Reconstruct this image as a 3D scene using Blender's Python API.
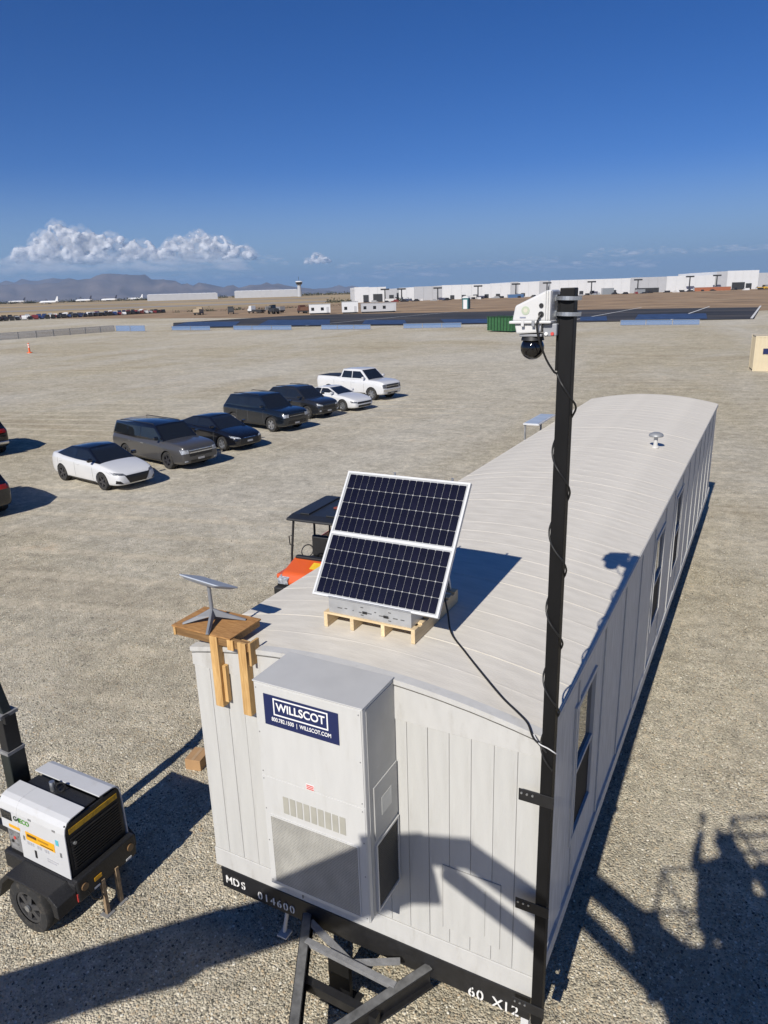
import bpy, bmesh, math, random
from mathutils import Vector, Matrix, Euler, noise
from mathutils.bvhtree import BVHTree
random.seed(7)
PI = math.pi; RAD = math.radians
for o in list(bpy.data.objects): bpy.data.objects.remove(o)
S = bpy.context.scene
COL = S.collection

# ------------------------------------------------------------------ camera
cam_d = bpy.data.cameras.new('camera')
cam = bpy.data.objects.new('camera', cam_d); COL.objects.link(cam)
CAM = Vector((3.0476, -4.8543, 6.837))
cam.location = CAM; cam.rotation_mode = 'XYZ'
cam.rotation_euler = (1.2757, .0287, .4848)
cam_d.sensor_fit = 'VERTICAL'; cam_d.sensor_height = 24.0
cam_d.lens = 718.2 / 1024 * 24.0
cam_d.clip_start = 0.05; cam_d.clip_end = 300000
S.camera = cam

# ------------------------------------------------------------------ sky and sun
SUN_DIR = Vector((-.012, .795, -.605)).normalized()          # the way the light travels
SUN_EL = math.asin(-SUN_DIR.z)
world = bpy.data.worlds.new('World'); S.world = world; world.use_nodes = True
wn = world.node_tree; wn.nodes.clear()
w_out = wn.nodes.new('ShaderNodeOutputWorld'); w_bg = wn.nodes.new('ShaderNodeBackground')
w_sky = wn.nodes.new('ShaderNodeTexSky'); w_sky.sky_type = 'NISHITA'; w_sky.sun_disc = False
w_sky.sun_elevation = SUN_EL; w_sky.sun_rotation = RAD(180)
w_sky.altitude = 3000; w_sky.air_density = 1.0; w_sky.dust_density = 0.1; w_sky.ozone_density = 1.0
w_hs = wn.nodes.new('ShaderNodeHueSaturation'); w_hs.inputs['Saturation'].default_value = 1.40
w_gm = wn.nodes.new('ShaderNodeGamma'); w_gm.inputs['Gamma'].default_value = 1.0
w_bg.inputs['Strength'].default_value = 0.05
wn.links.new(w_sky.outputs[0], w_gm.inputs['Color']); wn.links.new(w_gm.outputs[0], w_hs.inputs['Color'])
# slight blue balance, and the layer of distant haze that lies all round the horizon
def w_mix(a, b, mode, fac):
    x = wn.nodes.new('ShaderNodeMix'); x.data_type = 'RGBA'; x.blend_type = mode
    wn.links.new(a, x.inputs['A']); x.inputs['B'].default_value = (*b, 1)
    if hasattr(fac, 'is_linked'): wn.links.new(fac, x.inputs['Factor'])
    else: x.inputs['Factor'].default_value = fac
    return x.outputs['Result']
w_tc = wn.nodes.new('ShaderNodeTexCoord'); w_sp = wn.nodes.new('ShaderNodeSeparateXYZ'); wn.links.new(w_tc.outputs['Generated'], w_sp.inputs[0])
w_mr = wn.nodes.new('ShaderNodeMapRange'); w_mr.interpolation_type = 'SMOOTHSTEP'; w_mr.inputs['From Min'].default_value = 0.0; w_mr.inputs['From Max'].default_value = .16
w_mr.inputs['To Min'].default_value = .92; w_mr.inputs['To Max'].default_value = 0.0; wn.links.new(w_sp.outputs['Z'], w_mr.inputs['Value'])
w_c = w_mix(w_mix(w_hs.outputs[0], (.88, 1.02, 1.50), 'MULTIPLY', 1.0), (5.5, 7.9, 10.5), 'MIX', w_mr.outputs[0])
wn.links.new(w_c, w_bg.inputs['Color']); wn.links.new(w_bg.outputs[0], w_out.inputs['Surface'])

sun_d = bpy.data.lights.new('sun', 'SUN'); sun_d.energy = 5.0; sun_d.angle = RAD(0.53); sun_d.color = (1.0, .95, .87)
sun = bpy.data.objects.new('sun', sun_d); COL.objects.link(sun)
sun.rotation_euler = SUN_DIR.to_track_quat('-Z', 'Y').to_euler(); sun.location = (0, -40, 40)

S.view_settings.view_transform = 'Standard'; S.view_settings.look = 'None'
S.view_settings.exposure = 0.15; S.view_settings.gamma = 1.0; S.view_settings.use_curve_mapping = False
S.render.engine = 'CYCLES'

# ------------------------------------------------------------------ helpers
def ground_z(x, y):
    r = math.hypot(x, y)
    return 0.0 if r < 450 else min((r - 450) * .0072, 11.5)

MATS = {}
def new_mat(name):
    m = bpy.data.materials.new(name); m.use_nodes = True
    nt = m.node_tree; b = nt.nodes['Principled BSDF']
    return m, nt, b
def mat(name, col, rough=.6, metal=0.0, vary=.12, scale=6.0, bump=0.0, bscale=60.0, spec=None, coat=0.0, stretch=None, dirt=None, rand=0.0):
    """plain surface: base colour broken up by noise, optional fine relief, dirt colour and per-object variation"""
    if name in MATS: return MATS[name]
    m, nt, b = new_mat(name); N = nt.nodes; Lk = nt.links
    tc = N.new('ShaderNodeTexCoord'); src = tc.outputs['Object']
    if stretch:
        mp = N.new('ShaderNodeMapping'); mp.inputs['Scale'].default_value = stretch
        Lk.new(src, mp.inputs['Vector']); src = mp.outputs[0]
    nz = N.new('ShaderNodeTexNoise'); nz.inputs['Scale'].default_value = scale; nz.inputs['Detail'].default_value = 6
    Lk.new(src, nz.inputs['Vector'])
    cr = N.new('ShaderNodeValToRGB')
    lo = [max(0, c * (1 - vary)) for c in col]; hi = [min(1, c * (1 + vary)) for c in col]
    cr.color_ramp.elements[0].position = .3; cr.color_ramp.elements[1].position = .7
    cr.color_ramp.elements[0].color = (*lo, 1); cr.color_ramp.elements[1].color = (*hi, 1)
    Lk.new(nz.outputs[0], cr.inputs[0]); out = cr.outputs[0]
    if dirt:
        n2 = N.new('ShaderNodeTexNoise'); n2.inputs['Scale'].default_value = dirt[1]; n2.inputs['Detail'].default_value = 8; n2.inputs['Roughness'].default_value = .7
        Lk.new(src, n2.inputs['Vector'])
        c2 = N.new('ShaderNodeValToRGB'); c2.color_ramp.elements[0].position = dirt[2]; c2.color_ramp.elements[1].position = dirt[2] + .22
        Lk.new(n2.outputs[0], c2.inputs[0])
        mx = N.new('ShaderNodeMix'); mx.data_type = 'RGBA'; mx.inputs['B'].default_value = (*dirt[0], 1)
        Lk.new(out, mx.inputs['A']); 
        mu = N.new('ShaderNodeMath'); mu.operation = 'MULTIPLY'; mu.inputs[1].default_value = dirt[3]
        Lk.new(c2.outputs[0], mu.inputs[0]); Lk.new(mu.outputs[0], mx.inputs['Factor']); out = mx.outputs['Result']
    if rand:
        oi = N.new('ShaderNodeObjectInfo'); hs = N.new('ShaderNodeHueSaturation')
        mr = N.new('ShaderNodeMapRange'); mr.inputs['To Min'].default_value = 1 - rand; mr.inputs['To Max'].default_value = 1 + rand
        Lk.new(oi.outputs['Random'], mr.inputs['Value']); Lk.new(mr.outputs[0], hs.inputs['Value']); Lk.new(out, hs.inputs['Color']); out = hs.outputs[0]
    Lk.new(out, b.inputs['Base Color'])
    b.inputs['Roughness'].default_value = rough; b.inputs['Metallic'].default_value = metal
    if spec is not None: b.inputs['Specular IOR Level'].default_value = spec
    if coat: b.inputs['Coat Weight'].default_value = coat; b.inputs['Coat Roughness'].default_value = .04
    if bump:
        n3 = N.new('ShaderNodeTexNoise'); n3.inputs['Scale'].default_value = bscale; n3.inputs['Detail'].default_value = 4
        Lk.new(src, n3.inputs['Vector'])
        bp = N.new('ShaderNodeBump'); bp.inputs['Strength'].default_value = bump; bp.inputs['Distance'].default_value = .01
        Lk.new(n3.outputs[0], bp.inputs['Height']); Lk.new(bp.outputs[0], b.inputs['Normal'])
    MATS[name] = m
    return m

class MB:
    """collects shapes and links them as ONE mesh object"""
    def __init__(s): s.v = []; s.f = []
    def add(s, vs, fs):
        k = len(s.v); s.v += [tuple(v) for v in vs]; s.f += [tuple(i + k for i in f) for f in fs]; return s
    def box(s, x0, x1, y0, y1, z0, z1, M=None):
        vs = [Vector((x, y, z)) for z in (z0, z1) for y in (y0, y1) for x in (x0, x1)]
        if M is not None: vs = [M @ v for v in vs]
        return s.add(vs, [(0,2,3,1),(4,5,7,6),(0,1,5,4),(2,6,7,3),(0,4,6,2),(1,3,7,5)])
    def bar(s, a, b, w, h, up=(0,0,1)):
        a = Vector(a); b = Vector(b); d = (b - a); L = d.length; d.normalize()
        u = Vector(up)
        if abs(u.dot(d)) > .98: u = Vector((1,0,0)) if abs(d.x) < .9 else Vector((0,1,0))
        r = d.cross(u).normalized(); u = r.cross(d).normalized()
        vs = [p + r * sx * w / 2 + u * sz * h / 2 for p in (a, b) for sz in (-1, 1) for sx in (-1, 1)]
        return s.add(vs, [(0,1,3,2),(4,6,7,5),(0,4,5,1),(2,3,7,6),(0,2,6,4),(1,5,7,3)])
    def cyl(s, a, b, r0, r1=None, n=14, cap=True):
        if r1 is None: r1 = r0
        a = Vector(a); b = Vector(b); d = (b - a).normalized()
        u = Vector((0,0,1)) if abs(d.z) < .9 else Vector((1,0,0))
        r = d.cross(u).normalized(); u = r.cross(d)
        vs = []
        for p, rr in ((a, r0), (b, r1)):
            for i in range(n):
                t = 2 * PI * i / n; vs.append(p + (r * math.cos(t) + u * math.sin(t)) * rr)
        fs = [(i, (i + 1) % n, n + (i + 1) % n, n + i) for i in range(n)]
        if cap: fs += [tuple(range(n))[::-1], tuple(range(n, 2 * n))]
        return s.add(vs, fs)
    def tube(s, pts, r, n=8):
        pts = [Vector(p) for p in pts]; rings = []
        for i, p in enumerate(pts):
            d = (pts[min(i + 1, len(pts) - 1)] - pts[max(i - 1, 0)]).normalized()
            u = Vector((0,0,1)) if abs(d.z) < .9 else Vector((1,0,0))
            q = d.cross(u).normalized(); u = q.cross(d)
            rings.append([p + (q * math.cos(2 * PI * k / n) + u * math.sin(2 * PI * k / n)) * r for k in range(n)])
        vs = [v for rg in rings for v in rg]; fs = []
        for i in range(len(pts) - 1):
            for k in range(n): fs.append((i*n + k, i*n + (k+1) % n, (i+1)*n + (k+1) % n, (i+1)*n + k))
        fs += [tuple(range(n))[::-1], tuple(range((len(pts)-1)*n, len(pts)*n))]
        return s.add(vs, fs)
    def prism(s, poly, axis, a, b):
        """poly: 2-D outline, extruded along axis from a to b"""
        def P(u, v, t): return {'x': (t, u, v), 'y': (u, t, v), 'z': (u, v, t)}[axis]
        n = len(poly); vs = [P(u, v, a) for u, v in poly] + [P(u, v, b) for u, v in poly]
        return s.add(vs, [(i, (i+1) % n, n + (i+1) % n, n + i) for i in range(n)] + [tuple(range(n))[::-1], tuple(range(n, 2*n))])
    def lathe(s, prof, axis='y', n=28, c=(0,0,0)):
        """prof: (radius, t) pairs revolved about an axis"""
        m = len(prof); vs = []
        for i in range(n):
            a = 2 * PI * i / n; ca, sa = math.cos(a), math.sin(a)
            for r, t in prof:
                v = {'y': (r*ca, t, r*sa), 'z': (r*ca, r*sa, t), 'x': (t, r*ca, r*sa)}[axis]
                vs.append((v[0]+c[0], v[1]+c[1], v[2]+c[2]))
        fs = [(i*m + j, ((i+1) % n)*m + j, ((i+1) % n)*m + j + 1, i*m + j + 1) for i in range(n) for j in range(m-1)]
        return s.add(vs, fs)
    def mesh(s, name, smooth=False, recalc=True):
        me = bpy.data.meshes.new(name); me.from_pydata(s.v, [], s.f)
        if recalc:
            bm = bmesh.new(); bm.from_mesh(me); bmesh.ops.recalc_face_normals(bm, faces=bm.faces); bm.to_mesh(me); bm.free()
        if smooth: shade(me)
        return me
    def build(s, name, m, parent=None, loc=None, rot=None, bevel=0.0, seg=2, smooth=False, autosm=False, recalc=True):
        me = s.mesh(name, smooth, recalc)
        return put(name, me, m, parent, loc, rot, bevel, seg)
def shade(me, ang=40):
    for p in me.polygons: p.use_smooth = True
    try: me.set_sharp_from_angle(angle=RAD(ang))
    except Exception: pass
def put(name, me, m, parent=None, loc=None, rot=None, bevel=0.0, seg=2):
    o = bpy.data.objects.new(name, me); COL.objects.link(o)
    if m is not None and not me.materials: me.materials.append(m)
    if parent: o.parent = parent
    if loc is not None: o.location = loc
    if rot is not None: o.rotation_euler = rot
    if bevel:
        bv = o.modifiers.new('bevel', 'BEVEL'); bv.width = bevel; bv.segments = seg; bv.limit_method = 'ANGLE'; bv.angle_limit = RAD(35)
    return o
def setmat(o, m):
    """material on the object, so that copies can share the mesh"""
    if not o.data.materials: o.data.materials.append(m)
    o.material_slots[0].link = 'OBJECT'; o.material_slots[0].material = m
def tag(o, label=None, cat=None, group=None, kind=None):
    if label: o['label'] = label
    if cat: o['category'] = cat
    if group: o['group'] = group
    if kind: o['kind'] = kind
    return o
def empty(name, loc=(0,0,0), rz=0.0):
    o = bpy.data.objects.new(name, None); COL.objects.link(o); o.location = loc; o.rotation_euler = (0, 0, rz); o.empty_display_size = .2
    return o
KIDS = {}
def copy_tree(o, parent=None):
    c = o.copy(); COL.objects.link(c); c.parent = parent
    for ch in [k for k in o.children]: copy_tree(ch, c)
    return c
def text(s, size, m, name, parent, loc, rot, depth=.003, bold=0.0, align='CENTER', sx=1.0):
    cu = bpy.data.curves.new(name, 'FONT'); cu.body = s; cu.size = size; cu.extrude = depth; cu.offset = bold
    cu.align_x = align; cu.align_y = 'CENTER'
    tmp = bpy.data.objects.new('tmp', cu); COL.objects.link(tmp)
    dg = bpy.context.evaluated_depsgraph_get(); me = bpy.data.meshes.new_from_object(tmp.evaluated_get(dg))
    bpy.data.objects.remove(tmp); me.name = name; me.materials.clear()
    o = put(name, me, m, parent, loc, rot)
    o.scale = (sx, 1, 1)
    return o
def bake(o, name):
    """object with modifiers -> plain mesh"""
    dg = bpy.context.evaluated_depsgraph_get(); dg.update()
    me = bpy.data.meshes.new_from_object(o.evaluated_get(dg)); me.name = name
    return me

# ------------------------------------------------------------------ materials
M_WHITE = mat('trailer_white_paint', (.50, .497, .475), .55, vary=.05, scale=2.2, bump=.25, bscale=40, dirt=((.33, .315, .27), 1.6, .55, .45), stretch=(6, 6, .55), rand=.025)
M_TRIM = mat('white_trim_paint', (.51, .505, .485), .55, vary=.04, scale=4, bump=.08, bscale=70, dirt=((.31, .29, .25), 2.2, .54, .5), stretch=(3, 3, 1))
M_ROOF = mat('roof_coating', (.66, .62, .54), .75, vary=.07, scale=5, bump=.2, bscale=35, dirt=((.47, .43, .36), 1.6, .50, .55), stretch=(.5, 2.2, 1), rand=.015)
M_SEAM = mat('roof_seam', (.50, .48, .44), .7, vary=.12, scale=9)
M_GAP = mat('joint_gap', (.10, .10, .10), .9); M_GROOVE = mat('board_groove', (.31, .305, .295), .8)
M_BLACK = mat('black_painted_steel', (.014, .014, .015), .45, vary=.25, scale=14, bump=.1, bscale=50, dirt=((.09, .085, .075), 22, .64, .6))
M_POLE = mat('black_pole_steel', (.006, .006, .0065), .55, spec=.25, vary=.3, scale=10, stretch=(1, 1, .25))
M_RUB = mat('tyre_rubber', (.022, .022, .022), .85, vary=.2, scale=30, bump=.3, bscale=80, dirt=((.13, .11, .085), 7, .5, .6))
M_STEEL = mat('galvanised_steel', (.52, .54, .56), .38, .85, vary=.12, scale=18)
M_ALU = mat('white_anodised_frame', (.58, .59, .60), .35, vary=.03)
M_GREYST = mat('grey_weathered_steel', (.27, .27, .27), .6, .3, vary=.2, scale=12)
M_DKPLAST = mat('black_plastic', (.016, .016, .017), .5, vary=.2, scale=18)
M_GLASS = mat('dark_window_glass', (.012, .014, .016), .03, vary=.05, spec=.9)
M_WPLAST = mat('white_plastic', (.60, .60, .595), .35, vary=.02, bump=.03)
M_RED = mat('red_print', (.55, .06, .05), .5)
M_NAVY = mat('navy_sign_print', (.012, .020, .085), .35, vary=.05)
M_LETTER = mat('white_lettering', (.82, .82, .80), .5, vary=.03)
M_STENCIL = mat('white_stencil_paint', (.74, .73, .70), .7, vary=.08, scale=30)

def wood_mat(name, a, b, sc=(1, 14, 14), knots=True):
    m, nt, p = new_mat(name); N = nt.nodes; L = nt.links
    tc = N.new('ShaderNodeTexCoord'); mp = N.new('ShaderNodeMapping'); mp.inputs['Scale'].default_value = sc
    L.new(tc.outputs['Object'], mp.inputs['Vector'])
    nz = N.new('ShaderNodeTexNoise'); nz.inputs['Scale'].default_value = 3.2; nz.inputs['Detail'].default_value = 7; nz.inputs['Distortion'].default_value = 1.2
    L.new(mp.outputs[0], nz.inputs['Vector'])
    cr = N.new('ShaderNodeValToRGB'); cr.color_ramp.elements[0].position = .32; cr.color_ramp.elements[1].position = .68
    cr.color_ramp.elements[0].color = (*a, 1); cr.color_ramp.elements[1].color = (*b, 1)
    L.new(nz.outputs[0], cr.inputs[0])
    oi = N.new('ShaderNodeObjectInfo'); hs = N.new('ShaderNodeHueSaturation'); mr = N.new('ShaderNodeMapRange')
    mr.inputs['To Min'].default_value = .85; mr.inputs['To Max'].default_value = 1.12
    L.new(oi.outputs['Random'], mr.inputs['Value']); L.new(mr.outputs[0], hs.inputs['Value']); L.new(cr.outputs[0], hs.inputs['Color'])
    L.new(hs.outputs[0], p.inputs['Base Color']); p.inputs['Roughness'].default_value = .7
    bp = N.new('ShaderNodeBump'); bp.inputs['Strength'].default_value = .25; bp.inputs['Distance'].default_value = .004
    L.new(nz.outputs[0], bp.inputs['Height']); L.new(bp.outputs[0], p.inputs['Normal'])
    return m
M_WOODX = wood_mat('pine_grain_along_x', (.40, .22, .075), (.62, .40, .17), (1, 12, 12))
M_WOODZ = wood_mat('pine_grain_upright', (.44, .25, .085), (.64, .41, .17), (12, 12, 1))
M_WOODY = wood_mat('pine_grain_along_y', (.44, .25, .085), (.64, .41, .17), (12, 1, 12))
M_PLY = wood_mat('plywood', (.30, .145, .045), (.50, .27, .10), (2.5, 14, 14))
M_PALX = wood_mat('pallet_pine_x', (.58, .43, .24), (.72, .57, .36), (1, 12, 12))
M_PALY = wood_mat('pallet_pine_y', (.58, .43, .24), (.72, .57, .36), (12, 1, 12))

# ------------------------------------------------------------------ ground
def gravel_mat():
    m, nt, p = new_mat('gravel_ground'); N = nt.nodes; L = nt.links
    tc = N.new('ShaderNodeTexCoord'); P = tc.outputs['Object']
    def nz(scale, det=5, rough=.55, dist=0.0, src=P):
        n = N.new('ShaderNodeTexNoise'); n.inputs['Scale'].default_value = scale; n.inputs['Detail'].default_value = det
        n.inputs['Roughness'].default_value = rough; n.inputs['Distortion'].default_value = dist
        L.new(src, n.inputs['Vector']); return n.outputs[0]
    def ramp(fac, stops):
        r = N.new('ShaderNodeValToRGB'); e = r.color_ramp.elements
        while len(e) < len(stops): e.new(.5)
        for i, (q, c) in enumerate(stops): e[i].position = q; e[i].color = (*c, 1)
        L.new(fac, r.inputs[0]); return r.outputs[0]
    def mix(a, b, fac, mode='MIX'):
        x = N.new('ShaderNodeMix'); x.data_type = 'RGBA'; x.blend_type = mode
        for sck, v in (('A', a), ('B', b), ('Factor', fac)):
            if hasattr(v, 'is_linked'): L.new(v, x.inputs[sck])
            elif sck == 'Factor': x.inputs[sck].default_value = v
            else: x.inputs[sck].default_value = (*v, 1)
        return x.outputs['Result']
    def mp(scale, rot=0):
        q = N.new('ShaderNodeMapping'); q.inputs['Scale'].default_value = scale; q.inputs['Rotation'].default_value = (0, 0, rot)
        L.new(P, q.inputs['Vector']); return q.outputs[0]
    # stones: each voronoi cell takes its own tone
    vo = N.new('ShaderNodeTexVoronoi'); vo.inputs['Scale'].default_value = 42; L.new(P, vo.inputs['Vector'])
    sx = N.new('ShaderNodeSeparateColor'); L.new(vo.outputs['Color'], sx.inputs[0])
    stone = ramp(sx.outputs[0], [(0, (.13, .12, .09)), (.22, (.38, .35, .26)), (.62, (.55, .51, .38)), (.84, (.50, .41, .27)), (1, (.80, .77, .62))])
    soil = ramp(nz(3.0, 8), [(.35, (.41, .375, .275)), (.65, (.55, .505, .38))])
    fine = mix(soil, stone, ramp(nz(.9, 5), [(.40, (.55,)*3), (.60, (.95,)*3)]))
    # long drags and tyre tracks of smoother, browner fines
    tr1 = ramp(nz(.11, 6, .6, 1.2, mp((.35, 1.6, 1), RAD(-14))), [(.46, (0,)*3), (.60, (1,)*3)])
    tr2 = ramp(nz(.05, 7, .62, .8, mp((1, .5, 1), RAD(25))), [(.42, (0,)*3), (.62, (1,)*3)])
    c1 = mix(fine, (.38, .325, .225), N_mul(N, L, tr1, .45))
    c2 = mix(c1, (.60, .59, .53), N_mul(N, L, tr2, .55))
    # wheel lanes: pairs of smooth pale strips sweeping across the yard
    wv = N.new('ShaderNodeTexWave'); wv.bands_direction = 'Y'; wv.inputs['Scale'].default_value = .42; wv.inputs['Distortion'].default_value = 7; wv.inputs['Detail'].default_value = 2; wv.inputs['Detail Scale'].default_value = .12
    L.new(mp((.22, .5, 1), RAD(-32)), wv.inputs['Vector'])
    lane = ramp(wv.outputs[0], [(.80, (0,)*3), (.93, (1,)*3)]); lmask = ramp(nz(.07, 4), [(.45, (0,)*3), (.6, (1,)*3)])
    lm = N.new('ShaderNodeMath'); lm.operation = 'MULTIPLY'; L.new(lane, lm.inputs[0]); L.new(lmask, lm.inputs[1])
    c2 = mix(c2, (.58, .53, .41), N_mul(N, L, lm.outputs[0], .75))
    rust = ramp(nz(.55, 6, .6), [(.64, (0,)*3), (.74, (1,)*3)])
    c3 = mix(c2, (.42, .27, .15), N_mul(N, L, rust, .32))
    # mixed stone sizes: clumps from a hand to a metre across, so the ground stays grainy at every distance
    grain = ramp(nz(2.6, 12, .86), [(.34, (.60,)*3), (.5, (.96,)*3), (.66, (1.34,)*3)])
    grain2 = ramp(nz(.55, 12, .88), [(.36, (.66,)*3), (.5, (.98,)*3), (.64, (1.30,)*3)])
    c3 = mix(mix(c3, grain, 1.0, 'MULTIPLY'), grain2, .8, 'MULTIPLY')
    c3 = mix(c3, (.985, .955, .935), 1.0, 'MULTIPLY')
    L.new(c3, p.inputs['Base Color']); p.inputs['Roughness'].default_value = .95; p.inputs['Specular IOR Level'].default_value = .2
    b1 = N.new('ShaderNodeBump'); b1.inputs['Strength'].default_value = .8; b1.inputs['Distance'].default_value = .022; b1.invert = True
    L.new(vo.outputs['Distance'], b1.inputs['Height'])
    b2 = N.new('ShaderNodeBump'); b2.inputs['Strength'].default_value = .35; b2.inputs['Distance'].default_value = .03
    L.new(nz(2.2, 8, .65), b2.inputs['Height']); L.new(b1.outputs[0], b2.inputs['Normal'])
    L.new(b2.outputs[0], p.inputs['Normal'])
    return m
def N_mul(N, L, s, k):
    q = N.new('ShaderNodeMath'); q.operation = 'MULTIPLY'; q.inputs[1].default_value = k; L.new(s, q.inputs[0]); return q.outputs[0]
M_GRAVEL = gravel_mat()

def build_ground():
    radii = [0, 5, 10, 20, 35, 60, 100, 160, 240, 340, 450, 600, 800, 1100, 1500, 2050, 3000, 6000, 12000, 26000]
    n = 96; vs = [(0, 0, 0)]; fs = []
    for r in radii[1:]:
        for i in range(n):
            a = 2 * PI * i / n; x, y = r * math.cos(a), r * math.sin(a); vs.append((x, y, ground_z(x, y)))
    for i in range(n): fs.append((0, 1 + i, 1 + (i + 1) % n))
    for k in range(len(radii) - 2):
        for i in range(n):
            a = 1 + k * n; fs.append((a + i, a + n + i, a + n + (i + 1) % n, a + (i + 1) % n))
    me = bpy.data.meshes.new('ground'); me.from_pydata(vs, [], fs)
    tag(put('ground', me, M_GRAVEL), kind='structure')
build_ground()

def sheet(name, pts, m, lift, sub=1):
    """flat field laid on the ground a little above what is below it"""
    vs = []
    for x, y in pts: vs.append((x, y, ground_z(x, y) + lift))
    me = bpy.data.meshes.new(name); me.from_pydata(vs, [], [tuple(range(len(vs)))])
    return tag(put(name, me, m), kind='structure')
def polar(az0, az1, r0, r1, n=14, jag=0.0):
    a = [(az0 + (az1 - az0) * i / n) for i in range(n + 1)]
    inner = [((r0 * (1 + random.uniform(-jag, jag))) * math.cos(RAD(q)), r0 * math.sin(RAD(q))) for q in a]
    return inner, [(r1 * math.cos(RAD(q)), r1 * math.sin(RAD(q))) for q in a]
def ring_sheet(name, az0, az1, radii, m, lift, n=24):
    vs = []; fs = []
    for r in radii:
        for i in range(n + 1):
            q = RAD(az0 + (az1 - az0) * i / n); x, y = r * math.cos(q), r * math.sin(q); vs.append((x, y, ground_z(x, y) + lift))
    for k in range(len(radii) - 1):
        for i in range(n): a = k * (n + 1) + i; fs.append((a, a + 1, a + n + 2, a + n + 1))
    me = bpy.data.meshes.new(name); me.from_pydata(vs, [], fs)
    return tag(put(name, me, m), kind='structure')
M_DIRT = mat('brown_dirt', (.275, .185, .105), .95, vary=.35, scale=.06, dirt=((.36, .27, .17), .02, .5, .7))
M_DRY = mat('dry_grass_field', (.36, .27, .15), .95, vary=.25, scale=.01, dirt=((.22, .19, .12), .004, .5, .7))
M_ASPH = mat('dark_asphalt', (.026, .026, .028), .85, vary=.5, scale=.10, dirt=((.10, .085, .07), .045, .48, .8), stretch=(.35, 1, 1))
M_RUNWAY = mat('runway_concrete', (.30, .28, .26), .9, vary=.12, scale=.02)
M_PAINT = mat('white_road_paint', (.62, .62, .60), .8, vary=.15, scale=1.0)
M_TARP = mat('blue_tarpaulin', (.028, .055, .125), .6, vary=.5, scale=.5, bump=.3, bscale=2)
ring_sheet('dry_field', 60, 178, [480, 650, 800, 1100, 1500, 2050, 4500], M_DRY, .10)
ring_sheet('runway', 122, 178, [640, 700], M_RUNWAY, .20)
ring_sheet('runway', 122, 178, [950, 1000], M_RUNWAY, .22)
sheet('dirt_field', [(-300, 232), (-160, 205), (-60, 196), (40, 215), (60, 330), (60, 760), (-120, 640), (-290, 500), (-330, 420), (-360, 330)], M_DIRT, .05)
sheet('asphalt_lot', [(-130.6, 134.8), (-88.7, 140.5), (-61.3, 142.9), (-33.2, 149.5), (-.8, 157), (-1.6, 300), (-40, 276), (-70, 262), (-111, 248), (-155, 220), (-162, 168)], M_ASPH, .10)
sheet('access_road', [(-175, 232), (-111, 252), (-40, 280), (-1, 304), (60, 345), (60, 372), (-2, 335), (-40, 306), (-111, 274), (-180, 250)], mat('worn_road', (.17, .155, .155), .9, vary=.2, scale=.05), .09)
for a, b in (((-15.8, 155), (-15.8, 258)), ((-36.3, 152), (-36.3, 255)), ((-1.3, 158), (-1.7, 298)), ((-60, 146), (-60, 250)), ((-96, 143), (-96, 240))):
    mb = MB(); mb.bar((a[0], a[1], .14), (b[0], b[1], .14), .45, .02); tag(mb.build('road_marking', M_PAINT), kind='structure')
for q in ([(-135.5, 139), (-115.8, 140.6), (-138.2, 170.8), (-160, 172)], [(-110.3, 142.5), (-90.3, 144.4), (-111.2, 178.1), (-134.7, 179.9)], [(-82.3, 145.7), (-70.3, 145.1), (-82.5, 168.8), (-96.0, 171.7)], [(-61.3, 145.9), (-50.4, 147.6), (-58.8, 169.2), (-73.4, 170.9)], [(-33.7, 153.8), (-28, 153.3), (-33, 177.7), (-38.8, 175.5)], [(-23.1, 156.6), (-9.3, 158.1), (-11.9, 188.0), (-27.3, 187.1)]):
    sheet('blue_ground_sheet', q, M_TARP, .16)

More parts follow.
